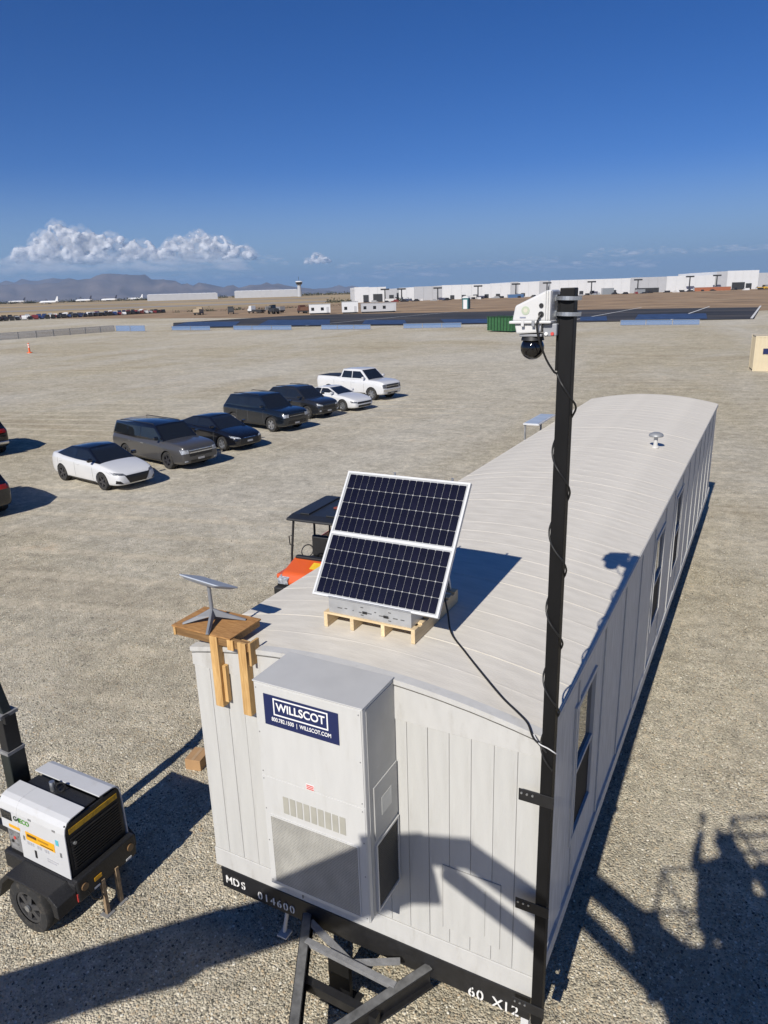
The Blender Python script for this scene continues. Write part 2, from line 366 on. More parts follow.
# loose stones near the lift, too many to count
def pebbles():
    vs = []; fs = []; dens = []; n = 44; x0, x1, y0, y1 = -30, 24, -4, 44
    for j in range(n + 1):
        for i in range(n + 1):
            x, y = x0 + (x1-x0)*i/n, y0 + (y1-y0)*j/n; vs.append((x, y, .002))
            r = math.hypot(x - 1, y + 4); edge = min(1, (x - x0)/8, (x1 - x)/8, (y1 - y)/8)
            dens.append(1250 * math.exp(-(r / 13) ** 2) * max(0, edge) * (.55 + .9 * max(0, .5 + noise.noise(Vector((x*.35, y*.35, 2))))))
    for j in range(n):
        for i in range(n): k = j*(n+1)+i; fs.append((k, k+1, k+n+2, k+n+1))
    me = bpy.data.meshes.new('loose_gravel'); me.from_pydata(vs, [], fs)
    at_ = me.attributes.new('stone_density', 'FLOAT', 'POINT'); at_.data.foreach_set('value', dens)
    o = put('loose_gravel', me, None)
    m, nt, p = new_mat('loose_stone'); N = nt.nodes; L = nt.links
    oi = N.new('ShaderNodeObjectInfo'); r = N.new('ShaderNodeValToRGB'); e = r.color_ramp.elements
    st = [(0, (.07, .065, .05)), (.24, (.25, .23, .175)), (.55, (.43, .40, .305)), (.80, (.42, .32, .20)), (.92, (.60, .57, .46)), (1, (.72, .69, .59))]
    while len(e) < len(st): e.new(.5)
    for i, (q, c) in enumerate(st): e[i].position = q; e[i].color = (*c, 1)
    L.new(oi.outputs['Random'], r.inputs[0]); L.new(r.outputs[0], p.inputs['Base Color']); p.inputs['Roughness'].default_value = .9
    g = bpy.data.node_groups.new('scatter_stones', 'GeometryNodeTree')
    g.interface.new_socket('Geometry', in_out='INPUT', socket_type='NodeSocketGeometry')
    g.interface.new_socket('Geometry', in_out='OUTPUT', socket_type='NodeSocketGeometry')
    n = g.nodes; gi = n.new('NodeGroupInput'); go = n.new('NodeGroupOutput')
    d = n.new('GeometryNodeDistributePointsOnFaces'); na = n.new('GeometryNodeInputNamedAttribute'); na.data_type = 'FLOAT'; na.inputs[0].default_value = 'stone_density'; g.links.new(na.outputs[0], d.inputs['Density'])
    ico = n.new('GeometryNodeMeshIcoSphere'); ico.inputs['Radius'].default_value = 1; ico.inputs['Subdivisions'].default_value = 1
    sp = n.new('GeometryNodeSetPosition'); rv0 = n.new('FunctionNodeRandomValue'); rv0.data_type = 'FLOAT_VECTOR'
    rv0.inputs[0].default_value = (-.28,)*3; rv0.inputs[1].default_value = (.28,)*3
    g.links.new(ico.outputs[0], sp.inputs[0]); g.links.new(rv0.outputs[0], sp.inputs['Offset'])
    sm = n.new('GeometryNodeSetMaterial'); sm.inputs['Material'].default_value = m; g.links.new(sp.outputs[0], sm.inputs[0])
    ip = n.new('GeometryNodeInstanceOnPoints')
    rr = n.new('FunctionNodeRandomValue'); rr.data_type = 'FLOAT_VECTOR'; rr.inputs[0].default_value = (0, 0, 0); rr.inputs[1].default_value = (.5, .5, 6.28)
    rs = n.new('FunctionNodeRandomValue'); rs.data_type = 'FLOAT'; rs.inputs[2].default_value = 0; rs.inputs[3].default_value = 1
    pw = n.new('ShaderNodeMath'); pw.operation = 'POWER'; pw.inputs[1].default_value = 3.0; g.links.new(rs.outputs[1], pw.inputs[0])
    ma = n.new('ShaderNodeMath'); ma.operation = 'MULTIPLY_ADD'; ma.inputs[1].default_value = .010; ma.inputs[2].default_value = .0055; g.links.new(pw.outputs[0], ma.inputs[0])
    cx = n.new('ShaderNodeCombineXYZ'); 
    fl = n.new('ShaderNodeMath'); fl.operation = 'MULTIPLY'; fl.inputs[1].default_value = .8; g.links.new(ma.outputs[0], fl.inputs[0])
    fl2 = n.new('ShaderNodeMath'); fl2.operation = 'MULTIPLY'; fl2.inputs[1].default_value = 1.3; g.links.new(ma.outputs[0], fl2.inputs[0])
    g.links.new(fl2.outputs[0], cx.inputs[0]); g.links.new(ma.outputs[0], cx.inputs[1]); g.links.new(fl.outputs[0], cx.inputs[2])
    g.links.new(gi.outputs[0], d.inputs[0]); g.links.new(d.outputs[0], ip.inputs[0]); g.links.new(sm.outputs[0], ip.inputs['Instance'])
    g.links.new(rr.outputs[0], ip.inputs['Rotation']); g.links.new(cx.outputs[0], ip.inputs['Scale'])
    g.links.new(ip.outputs[0], go.inputs[0])
    md = o.modifiers.new('stones', 'NODES'); md.node_group = g
    tag(o, 'loose grey and tan gravel stones covering the yard', 'gravel', kind='stuff')
pebbles()
# ------------------------------------------------------------------ mountains, clouds, air
M_ROCK = mat('mountain_rock', (.17, .135, .11), .95, vary=.35, scale=.0012, bump=0)
def ridge(name, prof, dist, depth, seed, base):
    """a range built from its crest heights (azimuth, metres): a real solid ridge with spurs"""
    az = [p[0] for p in prof]; n = 150; rows = 26; vs = []; fs = []
    def crest(a):
        for (a0, h0), (a1, h1) in zip(prof, prof[1:]):
            if a0 <= a <= a1:
                t = (a - a0) / (a1 - a0); t = t*t*(3-2*t); return h0 + (h1 - h0) * t
        return 0
    for j in range(rows):
        v = j / (rows - 1); r = dist + depth * (v - .5)
        prof_v = max(0.0, 1 - abs(v - .5) * 2) ** 1.15
        for i in range(n + 1):
            a = az[0] + (az[-1] - az[0]) * i / n
            x, y = r * math.cos(RAD(a)), r * math.sin(RAD(a))
            h = crest(a) * prof_v
            q = Vector((x * .0007, y * .0007, seed))
            h *= 1 + .55 * noise.fractal(q, 1.0, 2.1, 6) * (1 if v < .48 or v > .52 else .55)
            h *= 1 + .16 * noise.fractal(Vector((a * 3.4, seed * 3, v * 1.5)), .7, 2.2, 6)
            spur = noise.ridged_multi_fractal(Vector((a * .9, seed, v * .8)), 1.0, 2.1, 5, .9, 2.0)
            h += (spur - 1.0) * 70 * prof_v * (1 - prof_v) * 3
            vs.append((x, y, base + max(h, -5)))
    for j in range(rows - 1):
        for i in range(n): k = j * (n + 1) + i; fs.append((k, k + 1, k + n + 2, k + n + 1))
    me = bpy.data.meshes.new(name); me.from_pydata(vs, [], fs); shade(me, 60)
    tag(put(name, me, M_ROCK), kind='structure')
D1, D2 = 17000, 22500
def hh(el, d): return d * math.tan(RAD(el)) 
ridge('mountains', [(108, 5), (113, 20), (118, hh(.22, D1)), (121.1, hh(.34, D1)), (124.1, hh(.62, D1)), (126.3, hh(.95, D1)), (128.6, hh(.82, D1)), (131.5, hh(1.12, D1)), (134.3, hh(1.55, D1)), (136.3, hh(1.92, D1)), (137.4, hh(1.9, D1)), (139.7, hh(1.6, D1)), (142.3, hh(1.3, D1)), (144.8, hh(1.4, D1)), (150, hh(1.7, D1)), (158, hh(1.2, D1)), (170, 60)], D1, 6500, 3.1, 8)
ridge('mountains', [(98, 5), (106, 60), (116, hh(.30, D2)), (122, hh(.55, D2)), (127, hh(.65, D2)), (133, hh(1.0, D2)), (139, hh(1.55, D2)), (143, hh(1.62, D2)), (149, hh(1.5, D2)), (160, hh(1.3, D2)), (172, 60)], D2, 5000, 9.7, 8)

def cloud_mat():
    m, nt, p = new_mat('cumulus'); N = nt.nodes; L = nt.links
    p.inputs['Base Color'].default_value = (.95, .95, .95, 1); p.inputs['Roughness'].default_value = 1; p.inputs['Specular IOR Level'].default_value = 0
    tr = N.new('ShaderNodeBsdfTranslucent'); tr.inputs['Color'].default_value = (.86, .87, .9, 1)
    mx = N.new('ShaderNodeMixShader'); mx.inputs[0].default_value = .48
    L.new(p.outputs[0], mx.inputs[1]); L.new(tr.outputs[0], mx.inputs[2]); L.new(mx.outputs[0], N['Material Output'].inputs['Surface'])
    return m
M_CLOUD = cloud_mat()
def wisp_mat(name, alpha):
    m = M_CLOUD.copy(); m.name = name; nt = m.node_tree; N = nt.nodes; L = nt.links
    mx = [n for n in N if n.type == 'MIX_SHADER'][0]; tr = N.new('ShaderNodeBsdfTransparent'); m2 = N.new('ShaderNodeMixShader'); m2.inputs[0].default_value = alpha
    L.new(tr.outputs[0], m2.inputs[1]); L.new(mx.outputs[0], m2.inputs[2]); L.new(m2.outputs[0], N['Material Output'].inputs['Surface'])
    return m
M_WISP = wisp_mat('cloud_fringe', .10); M_STREAK = wisp_mat('cloud_streak', .09)
S.cycles.transparent_max_bounces = 48
def ico(sub):
    bm = bmesh.new(); bmesh.ops.create_icosphere(bm, subdivisions=sub, radius=1.0); bm.verts.index_update()
    r = ([v.co.copy() for v in bm.verts], [tuple(v.index for v in f.verts) for f in bm.faces]); bm.free(); return r
ICO = ico(2)
def sky_at(az, el, d): return Vector((d * math.cos(RAD(az)), d * math.sin(RAD(az)), d * math.tan(RAD(el))))
def puffs(rnd, lobes, cnt, dist, puff, grow, flat=.4, aspect=1.0):
    vs = []; fs = []; tot = sum(l[3] * (l[2] - l[1]) for l in lobes); iv, jf = ICO
    for az, e0, e1, hw in lobes:
        for _ in range(max(5, int(cnt * hw * (e1 - e0) / tot))):
            u = rnd.uniform(-1, 1); top = math.sqrt(max(0, 1 - u*u)) ** .8; t = (rnd.random() ** .75) * top
            R = dist * RAD(puff) * rnd.uniform(.45, 1.0) * (1.0 - .42 * t) * grow
            dd = dist + rnd.uniform(-1, 1) * dist * RAD(hw) * (.25 + .4 * (1 - t))
            c = sky_at(az + u * hw, e0 + (e1 - e0) * t, dist); c = c * (dd / dist); c.z *= dist / dd; b = len(vs)
            side = Vector((-c.y, c.x, 0)).normalized()
            for v in iv:
                q = v * R; q += side * q.dot(side) * (aspect - 1)
                if q.z < 0: q.z *= flat
                vs.append(tuple(c + q))
            fs += [(f[0]+b, f[1]+b, f[2]+b) for f in jf]
    return vs, fs
def cloud(dist, lobes, puff, seed, count, vox):
    """lobes: (azimuth, base elevation, top elevation, half width) in degrees: one billowing solid with thin vapour round it"""
    rnd = random.Random(seed); K = empty('cloud'); tag(K, kind='structure')
    vs, fs = puffs(rnd, lobes, count, dist, puff, .92)
    me = bpy.data.meshes.new('tmp'); me.from_pydata(vs, [], fs); tmp = bpy.data.objects.new('tmp', me); COL.objects.link(tmp)
    rm = tmp.modifiers.new('r', 'REMESH'); rm.mode = 'VOXEL'; rm.voxel_size = vox
    sm = tmp.modifiers.new('s', 'SMOOTH'); sm.iterations = 8; sm.factor = .5
    me = bake(tmp, 'billows'); bpy.data.objects.remove(tmp); me.materials.clear()
    A = dist * RAD(puff)
    for v in me.vertices:
        n = v.normal; p = v.co / A
        k = noise.fractal(p * 1.5, .9, 2.1, 5) * .24 + abs(noise.noise(p * 2.6)) * .14 + abs(noise.noise(p * 6.0)) * .035
        if n.z < -.5: k *= .3
        v.co = v.co + n * k * A
    for p in me.polygons: p.use_smooth = True
    put('billows', me, M_CLOUD, K)
    vs, fs = puffs(rnd, [(l[0], l[1], l[1] + (l[2]-l[1]) * 1.04, l[3] * 1.06) for l in lobes], count * 3, dist, puff, 1.12)
    me = bpy.data.meshes.new('vapour'); me.from_pydata(vs, [], fs)
    for p in me.polygons: p.use_smooth = True
    put('vapour', me, M_WISP, K)
def streaks(dist, lobes, puff, seed, count):
    vs, fs = puffs(random.Random(seed), lobes, count, dist, puff, 1.0, .6, 3.2)
    me = bpy.data.meshes.new('cloud'); me.from_pydata(vs, [], fs)
    for p in me.polygons: p.use_smooth = True
    tag(put('cloud', me, M_STREAK), kind='structure')
DC = 48000
cloud(DC, [(140.6, 2.6, 5.3, 1.2), (139.2, 2.6, 4.9, 1.2), (137.4, 2.6, 4.5, 1.4), (135.4, 2.6, 4.1, 1.1), (142.6, 2.6, 3.7, 1.2), (141.7, 2.6, 4.7, .8)], .48, 11, 230, 95)
cloud(DC, [(131.3, 2.6, 4.7, 1.1), (132.8, 2.6, 4.4, 1.0), (129.8, 2.6, 4.3, 1.0), (128.2, 2.7, 3.6, .9), (133.8, 2.6, 3.6, .7)], .42, 12, 160, 85)
cloud(DC, [(122.7, 2.3, 3.05, .5), (122.3, 2.3, 2.8, .5), (123.2, 2.3, 2.7, .5)], .24, 13, 46, 50)
streaks(DC * .97, [(138.5, 2.0, 3.1, 3.6), (131.5, 2.0, 3.1, 3.4), (143, 2.0, 3.1, 2.2)], .26, 14, 420)
streaks(DC, [(127, 2.3, 3.0, 2.0), (120.3, 1.9, 2.35, .9), (116, 1.7, 2.2, 2.4)], .15, 15, 110)
streaks(DC, [(101.2, 2.1, 2.7, 1.6), (98.0, 2.1, 2.6, 1.8), (94.0, 2.1, 2.5, 1.8), (90.5, 2.1, 2.5, 1.8)], .13, 16, 170)
streaks(DC, [(110.5, 1.7, 2.2, 2.4), (106.0, 1.8, 2.3, 2.0)], .12, 18, 90)
streaks(DC, [(145, 1.4, 2.0, 4), (132, 1.3, 1.8, 5), (118, 1.1, 1.6, 5), (103, 1.3, 1.8, 6)], .22, 19, 220)

def haze():
    m = bpy.data.materials.new('haze_air'); m.use_nodes = True; nt = m.node_tree; nt.nodes.clear()
    out = nt.nodes.new('ShaderNodeOutputMaterial'); v = nt.nodes.new('ShaderNodeVolumePrincipled')
    v.inputs['Color'].default_value = (.40, .64, 1.0, 1); v.inputs['Density'].default_value = 4.6e-5; v.inputs['Anisotropy'].default_value = .1
    nt.links.new(v.outputs[0], out.inputs['Volume'])
    mb = MB(); mb.box(-31000, 31000, -31000, 31000, -2, 900)
    tag(mb.build('haze', m), 'pale even haze over the far plain', 'haze', kind='stuff')
haze()

# ------------------------------------------------------------------ office trailer
W2, LEN, ZB, ZE, ZA = 1.80, 18.2, .80, 3.49, 3.70
def roof_z(x): return ZA - (ZA - ZE) * (x / W2) ** 2
def grooved_mat():
    """fine vertical reeding of the long side walls"""
    m, nt, p = new_mat('grooved_siding'); N = nt.nodes; L = nt.links
    tc = N.new('ShaderNodeTexCoord'); sp = N.new('ShaderNodeSeparateXYZ'); L.new(tc.outputs['Object'], sp.inputs[0])
    wv = N.new('ShaderNodeTexWave'); wv.bands_direction = 'Y'; wv.inputs['Scale'].default_value = 7.5; wv.inputs['Distortion'].default_value = .6; wv.inputs['Detail'].default_value = 2
    L.new(tc.outputs['Object'], wv.inputs['Vector'])
    nz = N.new('ShaderNodeTexNoise'); nz.inputs['Scale'].default_value = 5; nz.inputs['Detail'].default_value = 8
    mp = N.new('ShaderNodeMapping'); mp.inputs['Scale'].default_value = (1, 4, .5); L.new(tc.outputs['Object'], mp.inputs['Vector']); L.new(mp.outputs[0], nz.inputs['Vector'])
    cr = N.new('ShaderNodeValToRGB'); cr.color_ramp.elements[0].position = .3; cr.color_ramp.elements[1].position = .75
    cr.color_ramp.elements[0].color = (.50, .485, .45, 1); cr.color_ramp.elements[1].color = (.68, .67, .645, 1)
    L.new(nz.outputs[0], cr.inputs[0]); L.new(cr.outputs[0], p.inputs['Base Color']); p.inputs['Roughness'].default_value = .6
    bp = N.new('ShaderNodeBump'); bp.inputs['Strength'].default_value = .7; bp.inputs['Distance'].default_value = .006
    L.new(wv.outputs[0], bp.inputs['Height']); L.new(bp.outputs[0], p.inputs['Normal'])
    return m
M_SIDE = grooved_mat()
def build_trailer():
    T = empty('office_trailer'); tag(T, 'long white mobile office trailer with curved ribbed roof', 'office trailer')
    # core box, a little inside the cladding
    pr = [(-W2 + .05, ZB + .02), (W2 - .05, ZB + .02), (W2 - .05, ZE - .05)] + [(x, roof_z(x) - .06) for x in [1.5 - .3 * i for i in range(11)]] + [(-W2 + .05, ZE - .05)]
    MB().prism(pr, 'y', .0, LEN - .02).build('inner_shell', M_GROOVE, T)
    # front wall: vertical boards
    bw = 2 * W2 / 18
    me = MB().box(-bw/2 + .0018, bw/2 - .0018, -.012, .045, 1.035, 3.285).mesh('board')
    rnd = random.Random(3)
    for i in range(18):
        o = put('board', me, M_WHITE, T, (-W2 + bw * (i + .5), rnd.uniform(-.0015, .0015), 0), (0, 0, rnd.uniform(-.004, .004)), bevel=.003, seg=1)
    MB().box(-W2 - .008, W2 + .008, -.022, .045, ZB, 1.03).build('base_board', M_TRIM, T, bevel=.004)
    hp = [(-W2 - .008, 3.29), (W2 + .008, 3.29), (W2 + .008, roof_z(W2) - .02)] + [(x, roof_z(x) - .02) for x in [1.6 - .2 * i for i in range(17)]] + [(-W2 - .008, roof_z(W2) - .02)]
    MB().prism(hp, 'y', -.022, .045).build('header_panel', M_TRIM, T, bevel=.003)
    # roof edge trim over the front wall
    v = []; f = []
    xs = [-W2 - .014 + (2 * W2 + .028) * i / 24 for i in range(25)]
    for x in xs:
        z = roof_z(min(max(x, -W2), W2)); v += [(x, -.036, z - .045), (x, -.036, z + .002), (x, .06, z + .008), (x, .06, z - .03)]
    for i in range(24):
        for k in range(4): f.append((i*4 + k, i*4 + (k+1) % 4, i*4 + 4 + (k+1) % 4, i*4 + 4 + k))
    f += [(0, 1, 2, 3), (99, 98, 97, 96)]
    MB().add(v, f).build('roof_edge_trim', M_TRIM, T, smooth=True)
    ck = MB(); ck.tube([(x, -.0245, roof_z(min(max(x, -W2), W2)) - .060 - .006 * abs(noise.noise(Vector((x*9, 1, 0))))) for x in [-W2 + 2*W2*i/60 for i in range(61)]], .0045, 5).build('sealant_bead', mat('old_sealant', (.10, .095, .085), .8, vary=.4, scale=12), T)
    # roof sheets laid across, each lapping the next
    n = 46; sw = LEN / n; v = []; f = []
    prof = [(0, .0), (.005, .0016), (.020, .0016), (.026, .0004), (sw, .0)]
    for x in [-W2 - .02 + (2 * W2 + .04) * i / 20 for i in range(21)]:
        for (t, h) in prof: v.append((x, t, roof_z(x) + h + .001))
        v.append((x, sw, roof_z(x) - .03)); v.append((x, 0, roof_z(x) - .03))
    k = len(prof) + 2
    for i in range(20):
        for j in range(k): f.append((i*k + j, i*k + (j+1) % k, (i+1)*k + (j+1) % k, (i+1)*k + j))
    f += [tuple(range(k)), tuple(20*k + j for j in range(k))[::-1]]
    rm = MB().add(v, f).mesh('roof_sheet')
    for i in range(n):
        put('roof_sheet', rm, M_ROOF, T, (0, .012 + i * (sw - .0006), rnd.uniform(-.0008, .0008)), (rnd.uniform(-.0018, .0018), rnd.uniform(-.0006, .0006), 0))
    # right long wall: panels with battens over the joints
    npan = 15; pw = LEN / npan
    wins = [(1.12, 1.95), (6.25, 7.2), (8.85, 9.85)]
    wz0, wz1 = 1.58, 3.08
    for i in range(npan):
        y0, y1 = i * pw + .003, (i + 1) * pw - .003
        segs = [(y0, y1)]
        cut = [(a, b) for a, b in wins if b > y0 and a < y1]
        mb = MB()
        if not cut: mb.box(W2 - .04, W2, y0, y1, .97, 3.40)
        for a, b in cut:
            a = max(a, y0); b = min(b, y1)
            if a > y0: mb.box(W2 - .04, W2, y0, a, .97, 3.40)
            if b < y1: mb.box(W2 - .04, W2, b, y1, .97, 3.40)
            mb.box(W2 - .04, W2, a, b, .97, wz0); mb.box(W2 - .04, W2, a, b, wz1, 3.40)
        mb.build('wall_panel', M_SIDE, T)
        if i: MB().box(W2 + .001, W2 + .016, i * pw - .022, i * pw + .022, .98, 3.39).build('batten', M_TRIM, T, bevel=.002)
    MB().box(W2 - .03, W2 + .028, .0, LEN, ZB + .002, .968).build('bottom_rail', M_TRIM, T, bevel=.004)
    MB().box(W2 - .03, W2 + .030, .0, LEN, 3.402, 3.475).build('eave_trim', M_TRIM, T, bevel=.004)
    MB().box(-W2 - .03, -W2 + .03, .0, LEN, 3.402, 3.475).build('eave_trim', M_TRIM, T, bevel=.004)
    for i in range(npan): MB().box(-W2, -W2 + .04, i * pw + .003, (i + 1) * pw - .003, ZB, 3.40).build('wall_panel', M_SIDE, T)
    MB().box(-W2 + .01, W2 - .01, LEN - .01, LEN + .015, ZB, 3.46).build('rear_wall', M_SIDE, T)
    for a, b in wins:
        w = empty('window', (W2, (a + b) / 2, 0)); w.parent = T
        h = (b - a) / 2
        fr = MB()
        fr.box(-.02, .022, -h - .035, -h + .02, wz0 - .035, wz1 + .035); fr.box(-.02, .022, h - .02, h + .035, wz0 - .035, wz1 + .035)
        fr.box(-.02, .022, -h + .02, h - .02, wz0 - .035, wz0 + .02); fr.box(-.02, .022, -h + .02, h - .02, wz1 - .02, wz1 + .035)
        fr.box(-.02, .014, -h + .02, h - .02, 2.29, 2.33)
        fr.build('frame', M_TRIM, w, bevel=.003)
        MB().box(-.030, -.018, -h + .01, h - .01, 2.30, wz1).build('pane', M_GLASS, w)
        MB().box(-.024, -.008, -h + .01, h - .01, wz0, 2.31).build('insect_screen', mat('black_screen', (.006, .006, .007), .8), w)
    # steel chassis
    fb = MB().box(-1.74, 1.78, -.03, .06, .53, .80).build('front_beam', M_BLACK, T, bevel=.006)
    for t, x, z, sz, pitch in (('MDS', -1.535, .655, .135, .098), ('014600', -1.0, .622, .135, .084), ('60 X12', 1.44, .58, .155, .084)):
        for i, ch in enumerate(t):
            if ch == ' ': continue
            cx = x + (i - (len(t)-1)/2) * pitch
            lt = text(ch, sz, M_STENCIL, 'letter', fb, (cx, -.036, z), (PI/2, 0, 0), bold=.0012, sx=.95)
            if ch not in '1X': MB().box(-.0035, .0035, -sz*.5, sz*.5, .0031, .0045).build('stencil_gap', M_BLACK, lt)
    for x in (-.75, .75): MB().box(x - .06, x + .06, .06, LEN - .1, .48, .78).build('chassis_beam', M_BLACK, T, bevel=.005)
    cm = MB().box(-1.72, 1.72, -.04, .04, .66, .79).mesh('cross_member')
    for i in range(12): put('cross_member', cm, M_BLACK, T, (0, 1.2 + i * 1.45, 0))
    for x in (-1.74, 1.74): MB().box(x - .035, x + .035, .06, LEN - .05, .68, .80).build('side_beam', M_BLACK, T)
    # axles and wheels under the middle
    tm = tyre_mesh(.37, .22); rim = rim_mesh(.24, .2)
    for y in (9.2, 10.1, 11.0):
        MB().cyl((-1.5, y, .38), (1.5, y, .38), .05).build('axle', M_BLACK, T)
        for x in (-1.42, 1.42):
            w = empty('wheel', (x, y, .37), PI/2); w.parent = T
            put('tyre', tm, M_RUB, w); put('rim', rim, M_GREYST, w)
    # blocks carrying the chassis
    bk = MB().box(-.2, .2, -.1, .1, 0, .19).mesh('support_block')
    for y in (1.6, 5.4, 13.6, 17.4):
        for x in (-.75, .75):
            for q in range(2): put('support_block', bk, mat('concrete_block', (.36, .35, .33), .9, vary=.2, scale=12, bump=.3), T, (x, y, q * .195), (0, 0, RAD(90 * (q % 2))))
            MB().box(x - .14, x + .14, y - .14, y + .14, .387, .478).build('wood_shim', M_WOODX, T)
    # towing frame
    a0, a1, ap = Vector((-.60, -.03, .56)), Vector((.80, -.03, .56)), Vector((.10, -1.35, .56))
    for a, sg in ((a0, -1), (a1, 1)):
        d = (ap - a).normalized(); r = Vector((-d.y, d.x, 0)) * sg
        mb = MB(); mb.bar(a, ap, .012, .20); 
        for z in (-.1, .1): mb.bar(a + Vector((0, 0, z)) - r * -.0 , ap + Vector((0, 0, z)), .10, .012)
        tr_ = mb.build('tongue_rail', M_BLACK, T)
        MB().bar(a + Vector((0, 0, .109)), ap + Vector((0, 0, .109)), .085, .005).build('rail_flange', mat('sunlit_rail_top', (.16, .16, .155), .6, .2, vary=.4, scale=9), tr_)  # lighter grey strip: the sunlit top of the rail put into its colour
    MB().bar((-.42, -.32, .66), (.60, -.36, .66), .06, .05).build('tongue_brace', M_GREYST, T)
    MB().bar((-.52, -.1, .655), (.1, -.33, .655), .075, .012).build('tongue_brace', M_GREYST, T)
    MB().bar((.1, -.33, .655), (.52, -.1, .655), .075, .012).build('tongue_brace', M_GREYST, T)
    MB().bar((-.34, -.6, .52), (.55, -.62, .52), .08, .10).build('tongue_brace', M_BLACK, T)
    MB().box(.02, .18, -1.6, -1.3, .5, .66).build('coupler', M_BLACK, T, bevel=.02)
    MB().box(-.21, .03, -.27, -.21, .02, .54).build('support_post', M_POLE, T, bevel=.005)
    MB().box(-.28, .10, -.36, -.12, 0, .018).build('post_foot', M_BLACK, T)
    jk = MB(); jk.cyl((-.93, .08, .53), (-.99, .05, .16), .022); jk.box(-1.05, -.93, -.01, .11, .12, .14); jk.build('stabiliser_leg', M_WPLAST, T)
    MB().box(1.70, 1.77, -.02, .05, .38, .53).build('light_bracket', M_WPLAST, T)
    # faint hatch in the front wall
    h = MB(); x0, x1, z0, z1 = .94, 1.48, 1.20, 1.90
    h.box(x0, x1, -.0165, -.0125, z0, z1); ho = h.build('hatch', M_WHITE, T)
    g = MB(); g.box(x0 - .006, x0, -.019, -.0125, z0, z1); g.box(x1, x1 + .006, -.019, -.0125, z0, z1); g.box(x0 - .006, x1 + .006, -.019, -.0125, z1, z1 + .006); g.box(x1 - .14, x1 - .135, -.0185, -.0166, z0 + .08, z1 - .12)
    g.build('hatch_edge', mat('hatch_edge_grey', (.33, .325, .31), .8), ho)  # plain grey edging round the hatch
    # vent pipes on the roof
    vp = MB(); vp.lathe([(0, 0), (.10, 0), (.09, .03), (.055, .05), (.05, .24), (0, .24)], 'z', 16); 
    vo = vp.build('vent_pipe', M_TRIM, T, (1.12, 10.7, roof_z(1.12)), smooth=True); vo.scale = (.8, .8, 1.0)
    MB().lathe([(0, .235), (.17, .235), (.185, .255), (.165, .29), (.10, .315), (0, .32)], 'z', 18).build('vent_cap', mat('vent_cap_grey', (.30, .31, .32), .5, .3), vo, smooth=True)
    return T
def tyre_mesh(r, w, n=30):
    h = w / 2; p = [(r*.62, -h*.9), (r*.80, -h), (r*.95, -h*.94), (r, -h*.7), (r, h*.7), (r*.95, h*.94), (r*.80, h), (r*.62, h*.9)]
    return MB().lathe(p, 'y', n).mesh('tyre', True)
def rim_mesh(r, w, spokes=5, n=30):
    h = w / 2; mb = MB()
    for s in (-1, 1):
        mb.lathe([(r*1.03, s*h*.88), (r*.98, s*h*.92), (r*.86, s*h*.86), (r*.84, s*h*.3)], 'y', n)
        for k in range(spokes):
            a = 2 * PI * k / spokes + .3; d = Vector((math.cos(a), 0, math.sin(a)))
            mb.bar(d * r * .1 + Vector((0, s*h*.8, 0)), d * r * .9 + Vector((0, s*h*.74, 0)), r * .34, h * .16, up=(0, 1, 0))
        mb.lathe([(0, s*h*.9), (r*.2, s*h*.88), (r*.24, s*h*.6)], 'y', 14)
    mb.lathe([(0, -h*.1), (r*.84, -h*.1), (r*.84, h*.1), (0, h*.1)], 'y', n)
    return mb.mesh('rim', True)
TR = build_trailer()

